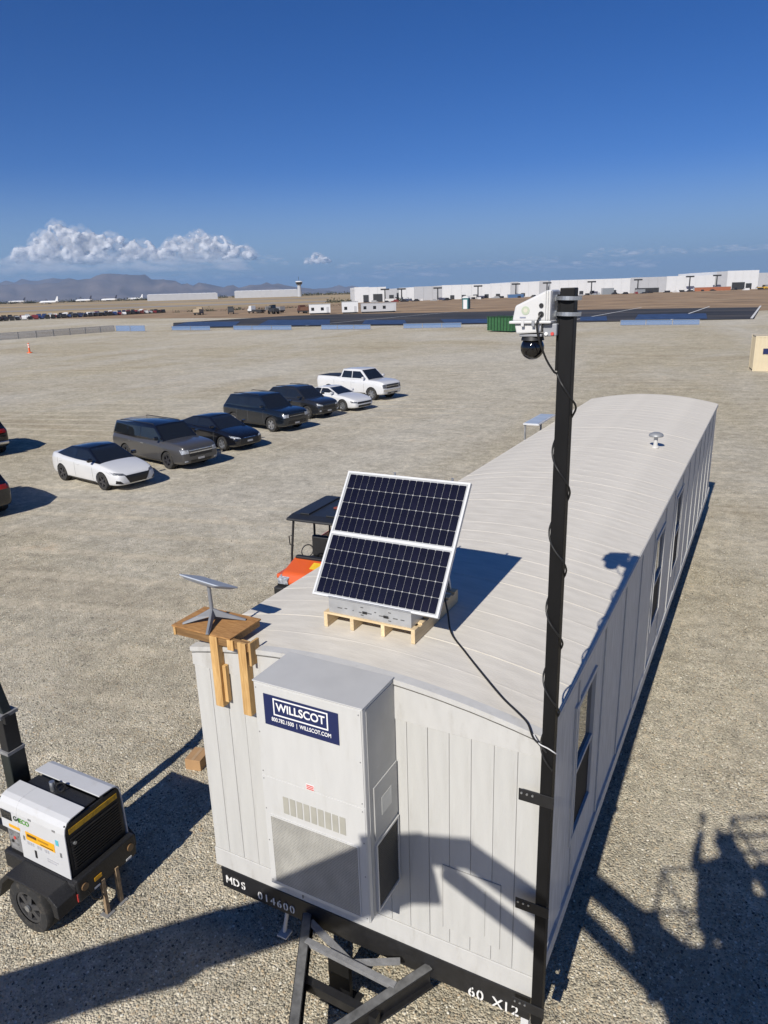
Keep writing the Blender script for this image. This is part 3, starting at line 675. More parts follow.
# ------------------------------------------------------------------ wall air conditioner with the sign
def build_ac():
    X0, X1, Y0, Y1, Z0, Z1 = -.585, .49, -.571, -.024, 1.545, 3.69
    A = empty('air_conditioner', ((X0+X1)/2, -.3, Z0)); cx = (X0+X1)/2; A.location = (cx, -.3, Z0)
    tag(A, 'tall white wall mounted air conditioner cabinet on the trailer front', 'air conditioner')
    def L(x0, x1, y0, y1, z0, z1): return (x0-cx, x1-cx, y0+.3, y1+.3, z0-Z0, z1-Z0)
    m = mat('ac_white_enamel', (.54, .54, .525), .42, vary=.03, scale=3, bump=.12, bscale=6, dirt=((.42, .405, .36), 2.0, .56, .45), stretch=(4, 4, .8))
    mg = mat('ac_grey_side', (.40, .40, .385), .5, vary=.08, scale=4, dirt=((.62, .62, .6), 9, .62, .5))
    cab = MB().box(*L(X0, X1, Y0, Y1, Z0, Z1)).build('cabinet', m, A, bevel=.012)
    MB().box(*L(X0-.006, X1+.008, Y0-.008, Y1, Z1-.001, Z1+.014)).build('top_cover', mat('ac_top', (.47, .47, .46), .6, vary=.06, scale=3, dirt=((.42,.40,.36), 6, .6, .5)), A, bevel=.005)
    # front panels with a seam between
    MB().box(*L(X0+.01, X1-.01, Y0-.006, Y0+.002, 2.76, Z1-.01)).build('front_panel', m, A, bevel=.003)
    MB().box(*L(X0+.01, X1-.01, Y0-.006, Y0+.002, Z0+.01, 2.752)).build('front_panel', m, A, bevel=.003)
    # sign
    sg = MB().box(*L(-.478, .270, Y0-.0115, Y0-.0065, 3.305, 3.602)).build('sign', M_NAVY, A)
    sx = (-.478 + .27) / 2 - cx; sz = 3.4535 - Z0; yy = Y0 + .3 - .0125
    b = MB(); hw, hh, th, zc = .275, .082, .012, sz + .045
    b.box(sx-hw, sx+hw, yy-.001, yy+.002, zc+hh-th, zc+hh); b.box(sx-hw, sx+hw, yy-.001, yy+.002, zc-hh, zc-hh+th)
    b.box(sx-hw, sx-hw+th, yy-.001, yy+.002, zc-hh+th, zc+hh-th); b.box(sx+hw-th, sx+hw, yy-.001, yy+.002, zc-hh+th, zc+hh-th)
    b.build('sign_border', M_LETTER, sg)
    text('WILLSCOT', .108, M_LETTER, 'lettering', sg, (sx, yy, zc), (PI/2, 0, 0), depth=.001, bold=.002, sx=.93)
    text('800.782.1500  |  WILLSCOT.COM', .053, M_LETTER, 'lettering', sg, (sx, yy, sz - .082), (PI/2, 0, 0), depth=.001, bold=.0006, sx=.80)
    # small red label
    rl = MB().box(*L(-.098, -.012, Y0-.0095, Y0-.0065, 2.755+.005, 2.815)).build('warning_label', mat('label_white', (.75,.70,.68), .5), A)
    for k in range(3): MB().box(*L(-.092, -.018, Y0-.0108, Y0-.0098, 2.764+k*.017, 2.774+k*.017)).build('label_print', M_RED, rl)
    # louvres
    lm = mat('ac_louvre', (.36, .35, .30), .6, vary=.08)
    for k in range(9):
        x = -.36 + k * .0735
        MB().box(*L(x, x+.058, Y0-.010, Y0-.0065, 2.415, 2.592)).build('louvre', lm, A, bevel=.002)
    # condenser grille: mesh of wires over a dark recess
    gx0, gx1, gz0, gz1 = -.508, .396, 1.605, 2.335
    gr = MB().box(*L(gx0, gx1, Y0-.009, Y0-.0065, gz0, gz1)).build('condenser_grille', mat('condenser_back', (.13, .128, .12), .7, vary=.2, scale=5), A)
    w = MB(); nx, nz = 62, 44
    for i in range(nx + 1): x = gx0 + (gx1-gx0)*i/nx; w.box(*L(x-.0036, x+.0036, Y0-.0125, Y0-.0095, gz0, gz1))
    for i in range(nz + 1): z = gz0 + (gz1-gz0)*i/nz; w.box(*L(gx0, gx1, Y0-.0155, Y0-.0127, z-.0036, z+.0036))
    wo = w.build('grille_wires', mat('grille_wire', (.50, .49, .45), .5, .3), gr, recalc=False); wo['kind'] = 'stuff'
    fr = MB(); 
    fr.box(*L(gx0-.012, gx1+.012, Y0-.016, Y0-.0065, gz1, gz1+.012)); fr.box(*L(gx0-.012, gx1+.012, Y0-.016, Y0-.0065, gz0-.012, gz0)); fr.box(*L(gx0-.012, gx0, Y0-.016, Y0-.0065, gz0, gz1)); fr.box(*L(gx1, gx1+.012, Y0-.016, Y0-.0065, gz0, gz1))
    fr.build('grille_frame', m, gr)
    # right side: grey sheet, access door and screened intake
    MB().box(*L(X1-.002, X1+.004, Y0+.06, Y1, Z0+.02, Z1-.03)).build('side_panel', mg, A)
    MB().box(*L(X1+.004, X1+.016, -.452, -.03, 2.335, 2.875)).build('access_door', mg, A, bevel=.004)
    MB().box(*L(X1+.016, X1+.018, -.33, -.15, 2.52, 2.70)).build('door_label', mat('pale_label', (.62,.62,.58), .6), A)
    it = MB(); y0, y1, z0, z1 = -.455, -.03, 1.575, 2.300
    it.box(*L(X1+.004, X1+.024, y0, y0+.02, z0, z1)); it.box(*L(X1+.004, X1+.024, y1-.02, y1, z0, z1)); it.box(*L(X1+.004, X1+.024, y0+.02, y1-.02, z0, z0+.02)); it.box(*L(X1+.004, X1+.024, y0+.02, y1-.02, z1-.02, z1))
    io = it.build('intake_frame', m, A)
    MB().box(*L(X1+.004, X1+.012, y0+.02, y1-.02, z0+.02, z1-.02)).build('intake_screen', mat('dark_screen', (.05, .048, .042), .7, vary=.3, scale=20), io)
    sl = MB()
    for k in range(30): z = z0 + .03 + k * .0232; sl.box(*L(X1+.012, X1+.016, y0+.02, y1-.02, z, z+.006))
    so = sl.build('screen_slats', mat('screen_slat', (.12, .115, .10), .6), io); so['kind'] = 'stuff'
    sc = MB().cyl((0, 0, 0), (0, -.004, 0), .006, n=8).mesh('screw')
    for z in (1.60, 2.05, 2.40, 2.72, 2.80, 3.20, 3.64):
        for x in (X0+.03, X1-.03): put('screw', sc, M_GREYST, A, (x-cx, Y0-.006+.3, z-Z0))
    # conduit down the left
    cb = MB(); cb.tube([(X0-.03, -.03, 2.95), (X0-.032, -.035, 2.3), (X0-.02, -.03, 1.7), (X0-.05, -.035, 1.1), (X0-.05, -.04, .85)], .007, 6)
    tag(cb.build('conduit_cable', mat('grey_cable', (.20,.20,.19), .6)), 'thin grey cable running down the siding beside the air conditioner', 'cable')
build_ac()

# ------------------------------------------------------------------ camera pole
def build_pole():
    x, y = 1.862, -.072; h = .047
    P = empty('camera_pole', (x, y, .62)); tag(P, 'tall square black steel pole bolted to the trailer corner', 'pole')
    MB().box(-h, h, -h, h, 0, 6.84-.62).build('post', M_POLE, P, bevel=.006)
    MB().box(-h-.018, -h+.002, -.03, .05, 5.7, 6.80-.62).build('rail_strip', M_POLE, P)
    for z in (2.985, 1.90, .80):
        b = MB(); b.box(-.30, -.0, -.006 - .0 + h, h + .012, z-.62-.055, z-.62+.055) if False else b.box(-.215, .07, -h-.008, -h+.0, z-.62-.055, z-.62+.055)
        bo = b.build('bracket', M_BLACK, P, bevel=.004)
        for k in range(3): MB().cyl((-.19 + k*.045, -h-.008, z-.62+.02), (-.19 + k*.045, -h-.016, z-.62+.02), .009, n=8).build('bolt', M_STEEL, bo)
    # cable spiralling round the pole
    return P
build_pole()
def build_security_camera():
    K = empty('security_camera', (1.672, -.085, 6.515)); tag(K, 'white pole mounted security camera with black dome hanging below', 'security camera')
    gp = mat('grey_plastic', (.26,.27,.29), .5)
    up = [(-.148, .125), (.105, .125), (.110, .318), (.070, .312), (-.130, .222)]
    MB().prism(up, 'y', -.10, .10).build('housing', M_WPLAST, K, bevel=.014, seg=3)
    MB().box(-.165, .112, -.112, .112, .110, .128).build('housing_flange', M_WPLAST, K, bevel=.006)
    MB().prism([(-.135, .109), (.045, .109), (.038, .052), (-.120, .044)], 'y', -.09, .09).build('lower_housing', M_WPLAST, K, bevel=.01)
    MB().prism([(.046, .108), (.140, .108), (.140, .030), (.056, .026)], 'y', -.07, .07).build('mount_arm', gp, K, bevel=.008)
    MB().box(-.105, .045, -.075, .075, .026, .043).build('mount_plate', gp, K, bevel=.005)
    for x, c in ((.075, M_LETTER), (.115, M_RED)): MB().cyl((x, -.071, .045), (x, -.080, .045), .011, n=10).build('connector', c, K)
    MB().cyl((-.035, 0, .025), (-.035, 0, .0), .070, .076, n=24).build('dome_collar', M_DKPLAST, K, smooth=True)
    prof = [(.001, -.128)] + [(.078 * math.sin(t), -.050 - .078 * math.cos(t)) for t in [PI * k / 14 for k in range(1, 12)]]
    MB().lathe(prof, 'z', 28).build('dome', mat('smoked_dome', (.004, .004, .005), .08, spec=.8), K, (-.035, 0, 0), smooth=True)
    for z, r in ((.222, .014), (.168, .018)): MB().cyl((.045, -.095, z), (.045, -.108, z), r, n=16).build('gland', M_DKPLAST, K)
    lg = MB().cyl((-.058, -.100, .192), (-.058, -.1025, .192), .027, n=22).build('emblem', mat('emblem_pale_green', (.46, .52, .40), .5), K)
    MB().cyl((-.058, -.1025, .192), (-.058, -.1035, .192), .015, n=6).build('emblem_centre', mat('emblem_cream', (.62, .60, .50), .5), lg)
    MB().box(-.095, -.055, -.1025, -.1005, .145, .153).build('emblem_word', mat('emblem_word_grey', (.25, .27, .35), .5), K)
    for k in (-1, 0): MB().box(-.012 + k*.07, .008 + k*.07, -.118, -.108, .092, .130).build('latch', gp if k == 0 else M_WPLAST, K, bevel=.003)
    for k in range(3): MB().box(.070 + k*.015, .076 + k*.015, -.112, .112, .13, .310).build('fin', M_WPLAST, K, bevel=.002)
    for z in (.262, .165):
        c = MB().lathe([(.076, -.012), (.081, -.012), (.081, .012), (.076, .012), (.076, -.012)], 'z', 24)
        c.box(-.10, -.072, -.02, .02, -.018, .018)
        c.build('hose_clamp', M_STEEL, K, (.190, .013, z), (0, RAD(2), 0))
    return K
build_security_camera()
def cable(name, pts, r, m, label, cat='cable'):
    # smooth through the points
    P = [Vector(p) for p in pts]; out = []
    for i in range(len(P) - 1):
        p0, p1, p2, p3 = P[max(i-1, 0)], P[i], P[i+1], P[min(i+2, len(P)-1)]
        for k in range(6):
            t = k / 6; out.append(.5 * ((2*p1) + (-p0+p2)*t + (2*p0-5*p1+4*p2-p3)*t*t + (-p0+3*p1-3*p2+p3)*t**3))
    out.append(P[-1])
    return tag(MB().tube(out, r, 7).build(name, m, smooth=True), label, cat)
M_CABLE = mat('black_cable', (.012, .012, .012), .5)
sp = [(1.717, -.195, 6.683), (1.700, -.215, 6.62), (1.715, -.20, 6.52), (1.755, -.165, 6.40), (1.80, -.14, 6.32)]
z = 6.30; a_ = 225
while z > 3.25:
    rr_ = .0635 + (.014 if random.random() < .10 else random.uniform(0, .003)); sp.append((1.862 + rr_ * math.cos(RAD(a_)), -.072 + rr_ * math.sin(RAD(a_)), z)); a_ += 45; z -= .072
cable('camera_cable', sp, .007, M_CABLE, 'black cable spiralling down the black camera pole')
# ------------------------------------------------------------------ wooden stand and dish
def build_stand():
    x0, x1, y0, y1, zt = -1.955, -1.215, -.105, .385, 3.735
    Wd = empty('wooden_stand', ((x0+x1)/2, 0, 2.95)); ox, oz = (x0+x1)/2, 2.95
    tag(Wd, 'pine and plywood stand fixed over the trailer front corner', 'stand')
    def B(n, a, m, bv=.003): return MB().box(a[0]-ox, a[1]-ox, a[2], a[3], a[4]-oz, a[5]-oz).build(n, m, Wd, bevel=bv)
    dark = wood_mat('dark_brown_rail', (.16, .085, .03), (.30, .17, .065), (1, 12, 12))  # darker brown grain for the front rail and one side rail
    B('top_board', (x0, x1, y0, y1, zt-.016, zt), M_PLY, .002)
    B('front_rail', (x0+.035, -1.0, y0+.022, y0+.060, zt-.110, zt-.017), dark)
    B('side_rail', (x0+.004, x0+.033, y0+.012, y1-.02, zt-.110, zt-.017), M_WOODY)
    B('back_rail', (x0+.036, x1-.05, y1-.06, y1-.022, zt-.106, zt-.017), M_WOODX)
    B('side_rail', (x1-.035, x1-.004, y0+.062, y1-.02, zt-.075, zt-.017), dark)
    B('end_plank', (-.998, -.972, y0-.004, y0+.135, 3.50, zt+.004), M_WOODZ)
    B('corner_block', (x1-.045, x1+.03, y0+.002, y0+.020, zt-.125, zt-.018), M_WOODZ)
    B('leg', (-1.475, -1.380, y0-.002, -.026, 2.95, zt-.018), M_WOODZ)
    B('leg', (-1.13, -1.035, y0-.002, -.026, 2.94, zt-.018), M_WOODZ)
    B('leg', (-1.377, -1.335, y0+.03, -.026, 3.00, 3.40), M_WOODZ)
build_stand()
def build_dish():
    base = Vector((-1.62, .13, 3.737)); Dh = empty('satellite_dish', base); tag(Dh, 'flat grey satellite internet dish on a splayed base on the wooden stand', 'satellite dish')
    g = mat('dish_grey_plastic', (.19, .20, .22), .5, vary=.05); gf = mat('dish_face', (.42, .46, .52), .4, vary=.03)
    MB().cyl((0, 0, .10), (-.01, 0, .40), .020, .018, n=14).build('mast', g, Dh, smooth=True)
    for k, a in enumerate((-60, 30, 135, 215)):
        d = Vector((math.cos(RAD(a)), math.sin(RAD(a)), 0)); L = .30 if k != 1 else .33
        r = Vector((-d.y, d.x, 0))
        v = []
        for t, w, z0, z1 in ((0, .030, .07, .15), (.5, .026, .035, .075), (1, .020, 0, .014)):
            c = d * L * t; v += [c - r*w + Vector((0,0,z0)), c + r*w + Vector((0,0,z0)), c + r*w*.35 + Vector((0,0,z1)), c - r*w*.35 + Vector((0,0,z1))]
        f = [(0,3,2,1), (8,9,10,11)]
        for i in (0, 4):
            for q in range(4): f.append((i+q, i+(q+1)%4, i+4+(q+1)%4, i+4+q))
        MB().add(v, f).build('foot', g, Dh, bevel=.004)
    # panel: thin rounded slab, tilted
    w, h = .265, .165; pts = []
    for cx, cy, a0 in ((w-.04, h-.04, 0), (-w+.04, h-.04, 90), (-w+.04, -h+.04, 180), (w-.04, -h+.04, 270)):
        for k in range(5): a = RAD(a0 + 22.5*k); pts.append((cx + .04*math.cos(a), cy + .04*math.sin(a)))
    rot = Euler((RAD(-24), RAD(2), RAD(-5)), 'XYZ')
    o = MB().prism(pts, 'z', .008, .020).build('panel', gf, Dh, (-.01, 0, .42), rot, bevel=.003)
    # shallow bowl shaped back
    back = [(x*.97, y*.97) for x, y in pts]; n = len(back)
    v = [(x, y, .0075) for x, y in back] + [(x*.82, y*.80, -.018) for x, y in back] + [(x*.35, y*.35, -.034) for x, y in back]
    f = [(i, (i+1)%n, n+(i+1)%n, n+i) for i in range(n)] + [(n+i, n+(i+1)%n, 2*n+(i+1)%n, 2*n+i) for i in range(n)] + [tuple(range(n)), tuple(range(2*n, 3*n))]
    MB().add(v, f).build('panel_back', mat('dish_back', (.33, .36, .41), .45), o, smooth=True)
build_dish()

# ------------------------------------------------------------------ solar panel on its pallet
def build_solar():
    zr = roof_z(.1)
    # pallet
    px0, px1, py0, py1 = -.60, .40, .60, 1.66; zc = zr + .145
    Pl = empty('pallet', ((px0+px1)/2, (py0+py1)/2, zr)); tag(Pl, 'pale pine pallet under the solar panel on the roof', 'pallet')
    ox, oy = (px0+px1)/2, (py0+py1)/2
    for i in range(4):
        x = px0 + .02 + i * (px1-px0-.04) / 3
        if i == 1: x -= .02
        zb = roof_z(x) - zr + .004
        MB().box(x-.02-ox, x+.02-ox, py0-oy, py1-oy, zb, .122).build('stringer', M_PALY, Pl, bevel=.003)
    for i in range(7):
        y = py0 + .045 + i * (py1-py0-.09) / 6
        MB().box(px0-ox, px1-ox, y-.045-oy, y+.045-oy, .123, .141).build('deck_board', M_PALX, Pl, bevel=.002)
    # galvanised equipment box
    bz = zr + .142
    Bx = empty('ballast_box', (-.085, .95, bz)); tag(Bx, 'grey galvanised perforated steel tray on the pallet', 'steel tray')
    gm = mat('tray_galvanised', (.48, .49, .50), .45, .55, vary=.12, scale=9)
    b = MB(); x0, x1, y0, y1, hh = -.46, .44, -.33, .45, .165
    b.box(x0, x1, y0, y0+.006, 0, hh); b.box(x0, x1, y1-.006, y1, 0, hh); b.box(x0, x0+.006, y0+.006, y1-.006, 0, hh); b.box(x1-.006, x1, y0+.006, y1-.006, 0, hh)
    b.box(x0+.006, x1-.006, y0+.006, y1-.006, 0, .006); b.box(x0, x1, y0-.02, y0+.002, hh, hh+.006)
    b.build('tray', gm, Bx)
    sl = MB(); rnd = random.Random(4)
    for (x, z, w) in ((-.36,.06,.05),(-.28,.065,.03),(-.19,.06,.012),(-.12,.055,.03),(-.03,.06,.05),(.05,.085,.02),(.10,.06,.05),(.18,.055,.03),(.25,.06,.05),(.33,.06,.04),(-.10,.11,.03),(.20,.11,.03),(-.10,.03,.03),(.2,.025,.03)):
        sl.box(x, x+w, y0-.0025, y0-.0005, z, z+.009)
    sl.build('slots', M_GAP, Bx)
    for x in (-.08, .15): MB().box(x, x+.05, y0-.006, y0-.0005, .052, .076).build('knockout', M_DKPLAST, Bx)
    bc = MB(); bc.box(.12, .40, -.1, .40, .0, .14); bc.build('battery_case', M_DKPLAST, Bx, (0, 0, .007), bevel=.01)
    # the panel
    Wp, Hp = 1.365, 1.339; tilt = RAD(53.46)
    R = empty('solar_array', (-.054, .618, 4.0)); tag(R, 'tilted solar panel with dark cells and white frame on the trailer roof', 'solar panel')
    PR = (tilt, 0, RAD(-.35))
    def part(mb, n, m, par=R, bv=0): return mb.build(n, m, par, None, PR if par is R else None, bevel=bv)
    fw = .020
    f = MB(); f.box(-Wp/2, -Wp/2+fw, 0, Hp, -.036, .004); f.box(Wp/2-fw, Wp/2, 0, Hp, -.036, .004); f.box(-Wp/2+fw, Wp/2-fw, 0, fw, -.036, .004); f.box(-Wp/2+fw, Wp/2-fw, Hp-fw, Hp, -.036, .004)
    part(f, 'frame', M_ALU)
    part(MB().box(-Wp/2+fw, Wp/2-fw, fw, Hp-fw, -.012, -.004), 'backsheet', mat('white_backsheet', (.34, .35, .36), .4, vary=.03))
    mid = Hp * .492; mh = .013
    part(MB().box(-Wp/2+fw, Wp/2-fw, mid-mh, mid+mh, -.0035, .003), 'centre_rail', M_ALU)
    cell = mat('solar_cell', (.0065, .006, .013), .16, vary=.25, scale=9, spec=.6, rand=.12)
    nx = 17
    for (a, b) in ((fw+.012, mid-mh-.012), (mid+mh+.012, Hp-fw-.012)):
        cw = (Wp - 2*fw - .03) / nx; ch = (b - a) / 4
        hx, hy, c = cw/2-.0014, ch/2-.0014, .007
        oc = [(-hx+c, -hy), (hx-c, -hy), (hx, -hy+c), (hx, hy-c), (hx-c, hy), (-hx+c, hy), (-hx, hy-c), (-hx, -hy+c)]
        me = MB().prism(oc, 'z', -.0035, -.001).mesh('cell')
        Mx = Euler(PR).to_matrix()
        for r in range(4):
            for q in range(nx):
                put('cell', me, cell, R, Mx @ Vector((-Wp/2+fw+.015+cw*(q+.5), a+ch*(r+.5), 0)), PR)
    # rear struts
    Mx = Euler(PR).to_matrix()
    for x in (-.45, .38):
        t = Mx @ Vector((x, Hp*.80, -.05)); 
        MB().bar(t, (x, .98, zr+.145-4.0), .04, .025).build('strut', M_STEEL, R)
        c0 = Mx @ Vector((x, Hp*.02, -.05)); c1 = Mx @ Vector((x, Hp*.99, -.05)); MB().bar(c0, c1, .04, .03).build('mount_rail', M_STEEL, R)
        MB().bar(c0, (x, c0.y+.01, zr+.145-4.0), .04, .03).build('strut', M_STEEL, R)
    for x in (-.15, .48):
        t = Mx @ Vector((x, Hp+.012, -.02)); MB().cyl(t - Vector((0,0,.01)), t + Vector((0,0,.025)), .012, n=10).build('clamp', M_STEEL, R)
    jb = MB().box(-.06, .06, Hp*.5, Hp*.5+.09, -.06, -.037); part(jb, 'junction_box', M_DKPLAST)
    cable('solar_cable', [(.42, 1.25, 3.93), (.50, 1.15, 3.80), (.62, .95, 3.70), (.85, .72, 3.665), (1.12, .45, 3.64), (1.38, .22, 3.60), (1.55, .10, 3.575), (1.66, .02, 3.55), (1.74, -.10, 3.52), (1.80, -.138, 3.50), (1.86, -.136, 3.44)], .009, M_CABLE, 'black cable crossing the roof from the solar panel to the pole')
    cable('solar_cable', [(1.74, -.08, 3.53), (1.80, -.140, 3.505), (1.87, -.138, 3.48), (1.918, -.115, 3.44), (1.922, -.06, 3.39)], .005, mat('white_cable', (.6, .6, .6), .5), 'short pale cable end tied to the black pole at roof height')
build_solar()

# canopy over the door on the hidden left side
def build_canopy():
    K = empty('door_canopy', (-2.06, 13.2, 0)); tag(K, 'small pale blue panel canopy behind the left roof edge', 'canopy')
    m = mat('canopy_panel', (.36, .42, .50), .4, vary=.05)
    MB().box(-.20, .20, -.72, .82, 3.60, 3.64).build('panel_frame', M_ALU, K, bevel=.004)
    for j in range(3): MB().box(-.17, .17, -.69 + j*.5, -.21 + j*.5, 3.641, 3.648).build('panel_cell', m, K)
    for y in (-.66, .76): MB().box(-.18, -.14, y-.02, y+.02, 0, 3.6).build('post', M_GREYST, K)
build_canopy()

# ------------------------------------------------------------------ generator light tower on a trailer
def build_generator():
    G = empty('generator', (-3.72, -.45, 0)); tag(G, 'white and black towable light tower generator beside the office trailer', 'generator')
    ox, oy = -3.72, -.45
    wh = mat('generator_white', (.56, .565, .57), .32, vary=.02, dirt=((.38,.35,.30), 5, .58, .4)); bk = mat('generator_black_powder', (.016, .016, .017), .5, vary=.5, scale=60, bump=.35, bscale=120, dirt=((.12,.115,.11), 55, .62, .6))
    x0, x1 = -4.27-ox, -3.17-ox
    # frame and fenders
    MB().box(x0-.05, x1+.07, -.44, .44, .46, .70).build('chassis_tub', bk, G, bevel=.03)
    MB().box(x1-.0, x1+.09, -.42, .42, .44, .73).build('rear_step', bk, G, bevel=.02)
    for s in (-1, 1):
        yy = s * .56
        pr = [(x0-.02, .30), (x0+.10, .56), (x0+.24, .70), (x0+.95, .70), (x1-.02, .60), (x1-.02, .44), (x1-.10, .44), (x0+.98, .60), (x0+.9, .665), (x0+.28, .665), (x0+.15, .54), (x0+.04, .30)]
        MB().prism([(a_ + .09, b_) for a_, b_ in pr] if s < 0 else pr, 'y', -.68 if s < 0 else .42, -.43 if s < 0 else .52).build('fender', bk, G, bevel=.008)
        w = empty('wheel', (.05, s*.565 if s < 0 else .48, .33)); w.parent = G
        put('tyre', tyre_mesh(.33, .20), M_RUB, w); put('rim', rim_mesh(.20, .18, 6), mat('dark_rim', (.05, .05, .052), .45), w)
        MB().cyl((0, s*.09, 0), (0, s*.11, 0), .04, n=12).build('hub', M_STEEL, w)
    MB().cyl((.05, -.58, .33), (.05, .50, .33), .035).build('axle', bk, G)
    # canopy: two white side shells with rounded shoulder, black middle and end
    def shell(s):
        o = [(.415, .72), (.400, 1.30), (.385, 1.37), (.345, 1.425), (.29, 1.445), (.10, 1.455), (.10, 1.44), (.285, 1.43), (.335, 1.41), (.37, 1.36), (.385, 1.30), (.40, .72)]
        return [(s*a, b) for a, b in o]
    # near shell with the stepped opening at lower left
    ns = MB().prism(shell(-1), 'x', x0+.30, x1).build('side_shell', wh, G, bevel=.004)
    o2 = [(-.4075, 1.04), (-.400, 1.30), (-.385, 1.37), (-.345, 1.425), (-.29, 1.445), (-.10, 1.455), (-.10, 1.44), (-.285, 1.43), (-.335, 1.41), (-.37, 1.36), (-.385, 1.30), (-.392, 1.04)]
    MB().prism(o2, 'x', x0, x0+.2985).build('side_shell', wh, G, bevel=.004)
    MB().prism(shell(1), 'x', x0, x1).build('side_shell', wh, G, bevel=.004)
    MB().box(x0+.03, x1-.03, -.385, .385, .70, 1.36).build('engine_case', bk, G, bevel=.01)
    MB().box(x0+.06, x1-.05, -.10, .10, 1.36, 1.415).build('top_recess', bk, G, bevel=.01)
    # black end with yellow strip and grille slats
    e = MB().box(x1-.028, x1-.004, -.375, .375, .72, 1.40).build('end_panel', bk, G, bevel=.006)
    MB().box(x1-.004, x1+.002, -.34, .33, 1.27, 1.335).build('yellow_strip', mat('safety_yellow', (.62, .36, .02), .5, dirt=((.08,.06,.03), 18, .5, .7)), e)
    for k in range(12): MB().box(x1-.004, x1+.012, -.34, .33, .80+k*.036, .818+k*.036).build('slat', bk, e)
    MB().cyl((x1, -.30, 1.14), (x1+.025, -.30, 1.14), .02, n=10).build('latch', M_STEEL, e)
    # control opening and details on the near side
    MB().box(x0+.06, x0+.28, -.392, -.380, .74, 1.03).build('control_panel', mat('control_grey', (.20,.20,.20), .5, vary=.4, scale=14), G)
    for k, (dx, dz, c) in enumerate(((.10, .95, M_STEEL), (.17, .92, M_RED), (.22, .96, M_STEEL), (.12, .86, M_DKPLAST), (.20, .84, M_STEEL))): MB().cyl((x0+dx, -.39, dz), (x0+dx, -.40, dz), .02, n=10).build('outlet', c, G)
    yn = -.409
    sd = lambda z: -.4155 + (z - .72) * .0259     # the shell leans in slightly
    def plate(n, xa, xb, za, zb, m, par=G, lift=.003):
        v = [(xa, sd(za)-lift, za), (xb, sd(za)-lift, za), (xb, sd(zb)-lift, zb), (xa, sd(zb)-lift, zb), (xa, sd(za)-lift+.0025, za), (xb, sd(za)-lift+.0025, za), (xb, sd(zb)-lift+.0025, zb), (xa, sd(zb)-lift+.0025, zb)]
        return MB().add(v, [(0,1,2,3), (7,6,5,4), (0,4,5,1), (1,5,6,2), (2,6,7,3), (3,7,4,0)]).build(n, m, par)
    MB().box(x0+.02, x0+.20, -.412, -.398, 1.17, 1.285).build('inspection_window', M_GLASS, G, bevel=.004)
    ye = mat('label_yellow', (.75, .38, .015), .45, vary=.05)
    plate('yellow_sign', x0+.415, x0+.90, 1.005, 1.115, ye)
    plate('yellow_label', x0+.13, x0+.32, 1.075, 1.115, ye)
    plate('handle', x0+.53, x0+.565, .80, .90, M_DKPLAST)
    plate('blue_label', x0+.93, x0+.98, 1.12, 1.19, mat('label_teal', (.10, .42, .48), .5))
    rt = (PI/2 - RAD(1.5), 0, 0)
    gy = lambda z: sd(z) - .004
    text('G4', .085, mat('dark_green_print', (.02, .05, .03), .5), 'lettering', G, (x0+.285, gy(1.225), 1.225), rt, .001, .002)
    text('ECO', .085, mat('green_print', (.10, .32, .05), .5), 'lettering', G, (x0+.42, gy(1.225), 1.225), rt, .001, .002)
    text('RENTAL', .06, mat('print_black', (.03,.03,.03), .5), 'lettering', G, (x0+.60, gy(1.065)-.003, 1.067), rt, .001, .002) if False else None
    for k, (xa, xb, z0_, z1_) in enumerate(((.44, .60, 1.055, 1.09), (.62, .80, 1.06, 1.085), (.66, .87, 1.02, 1.032))): plate('sign_print', x0+xa, x0+xb, z0_, z1_, mat('sign_dark_print', (.10,.05,.01), .5) if k != 1 else mat('sign_brown_print', (.38,.19,.01), .5), G, .0045)
    for k in range(9):
        if k not in (3, 6): plate('number_print', x0+.42+k*.042, x0+.45+k*.042, .945, .985, mat('number_grey', (.42,.42,.44), .5), G)
    for k in range(2): plate('small_print', x0+.74, x0+.92-.03*k, .86-k*.03, .875-k*.03, mat('number_grey', (.42,.42,.44), .5), G)
    for xa in (.36, .98): plate('door_latch', x0+xa, x0+xa+.03, .98, 1.04, M_STEEL)
    for xa in (.50, .90):
        plate('hinge', x0+xa, x0+xa+.05, 1.285, 1.31, M_GREYST)
    MB().tube([(x1+.09, -.30, .52), (x1+.13, -.28, .40), (x1+.12, -.18, .30), (x1+.06, -.05, .34)], .010, 6).build('hose', M_CABLE, G)
    MB().tube([(x1+.01, -.40, .62), (x1+.05, -.44, .50), (x1+.02, -.45, .42)], .008, 6).build('hose', M_CABLE, G)
    # exhaust and lifting eye in the roof recess
    MB().cyl((-.08, -.02, 1.41), (-.08, -.02, 1.53), .030, n=14).build('exhaust_pipe', M_STEEL, G)
    MB().lathe([(.05, 0), (.062, .012), (.05, .024), (.04, .012), (.05, 0)], 'z', 16).build('lifting_ring', bk, G, (.02, .02, 1.46), (RAD(70), 0, RAD(30)))
    # rear corner lamps, reflectors, jack legs
    for s in (-1, 1):
        MB().cyl((x1+.09, s*.33, .60), (x1+.105, s*.33, .60), .045, n=16).build('rear_lamp', mat('dull_amber_lamp', (.16, .095, .045), .4), G)
    MB().box(x1+.091, x1+.096, -.20, -.10, .55, .60).build('reflector', ye, G)
    for s in (-.22, .25): MB().box(x1+.091, x1+.096, s, s+.08, .46, .485).build('reflector', M_LETTER, G)
    MB().box(x1+.05, x1+.08, -.43, -.405, .46, .56).build('red_lamp', M_RED, G)
    for s in (-1, 1): MB().box(x1+.06, x1+.105, s*.10-.022, s*.10+.022, .0, .50).build('jack_leg', mat('rusty_jack', (.28, .20, .12), .7, vary=.4, scale=20), G)
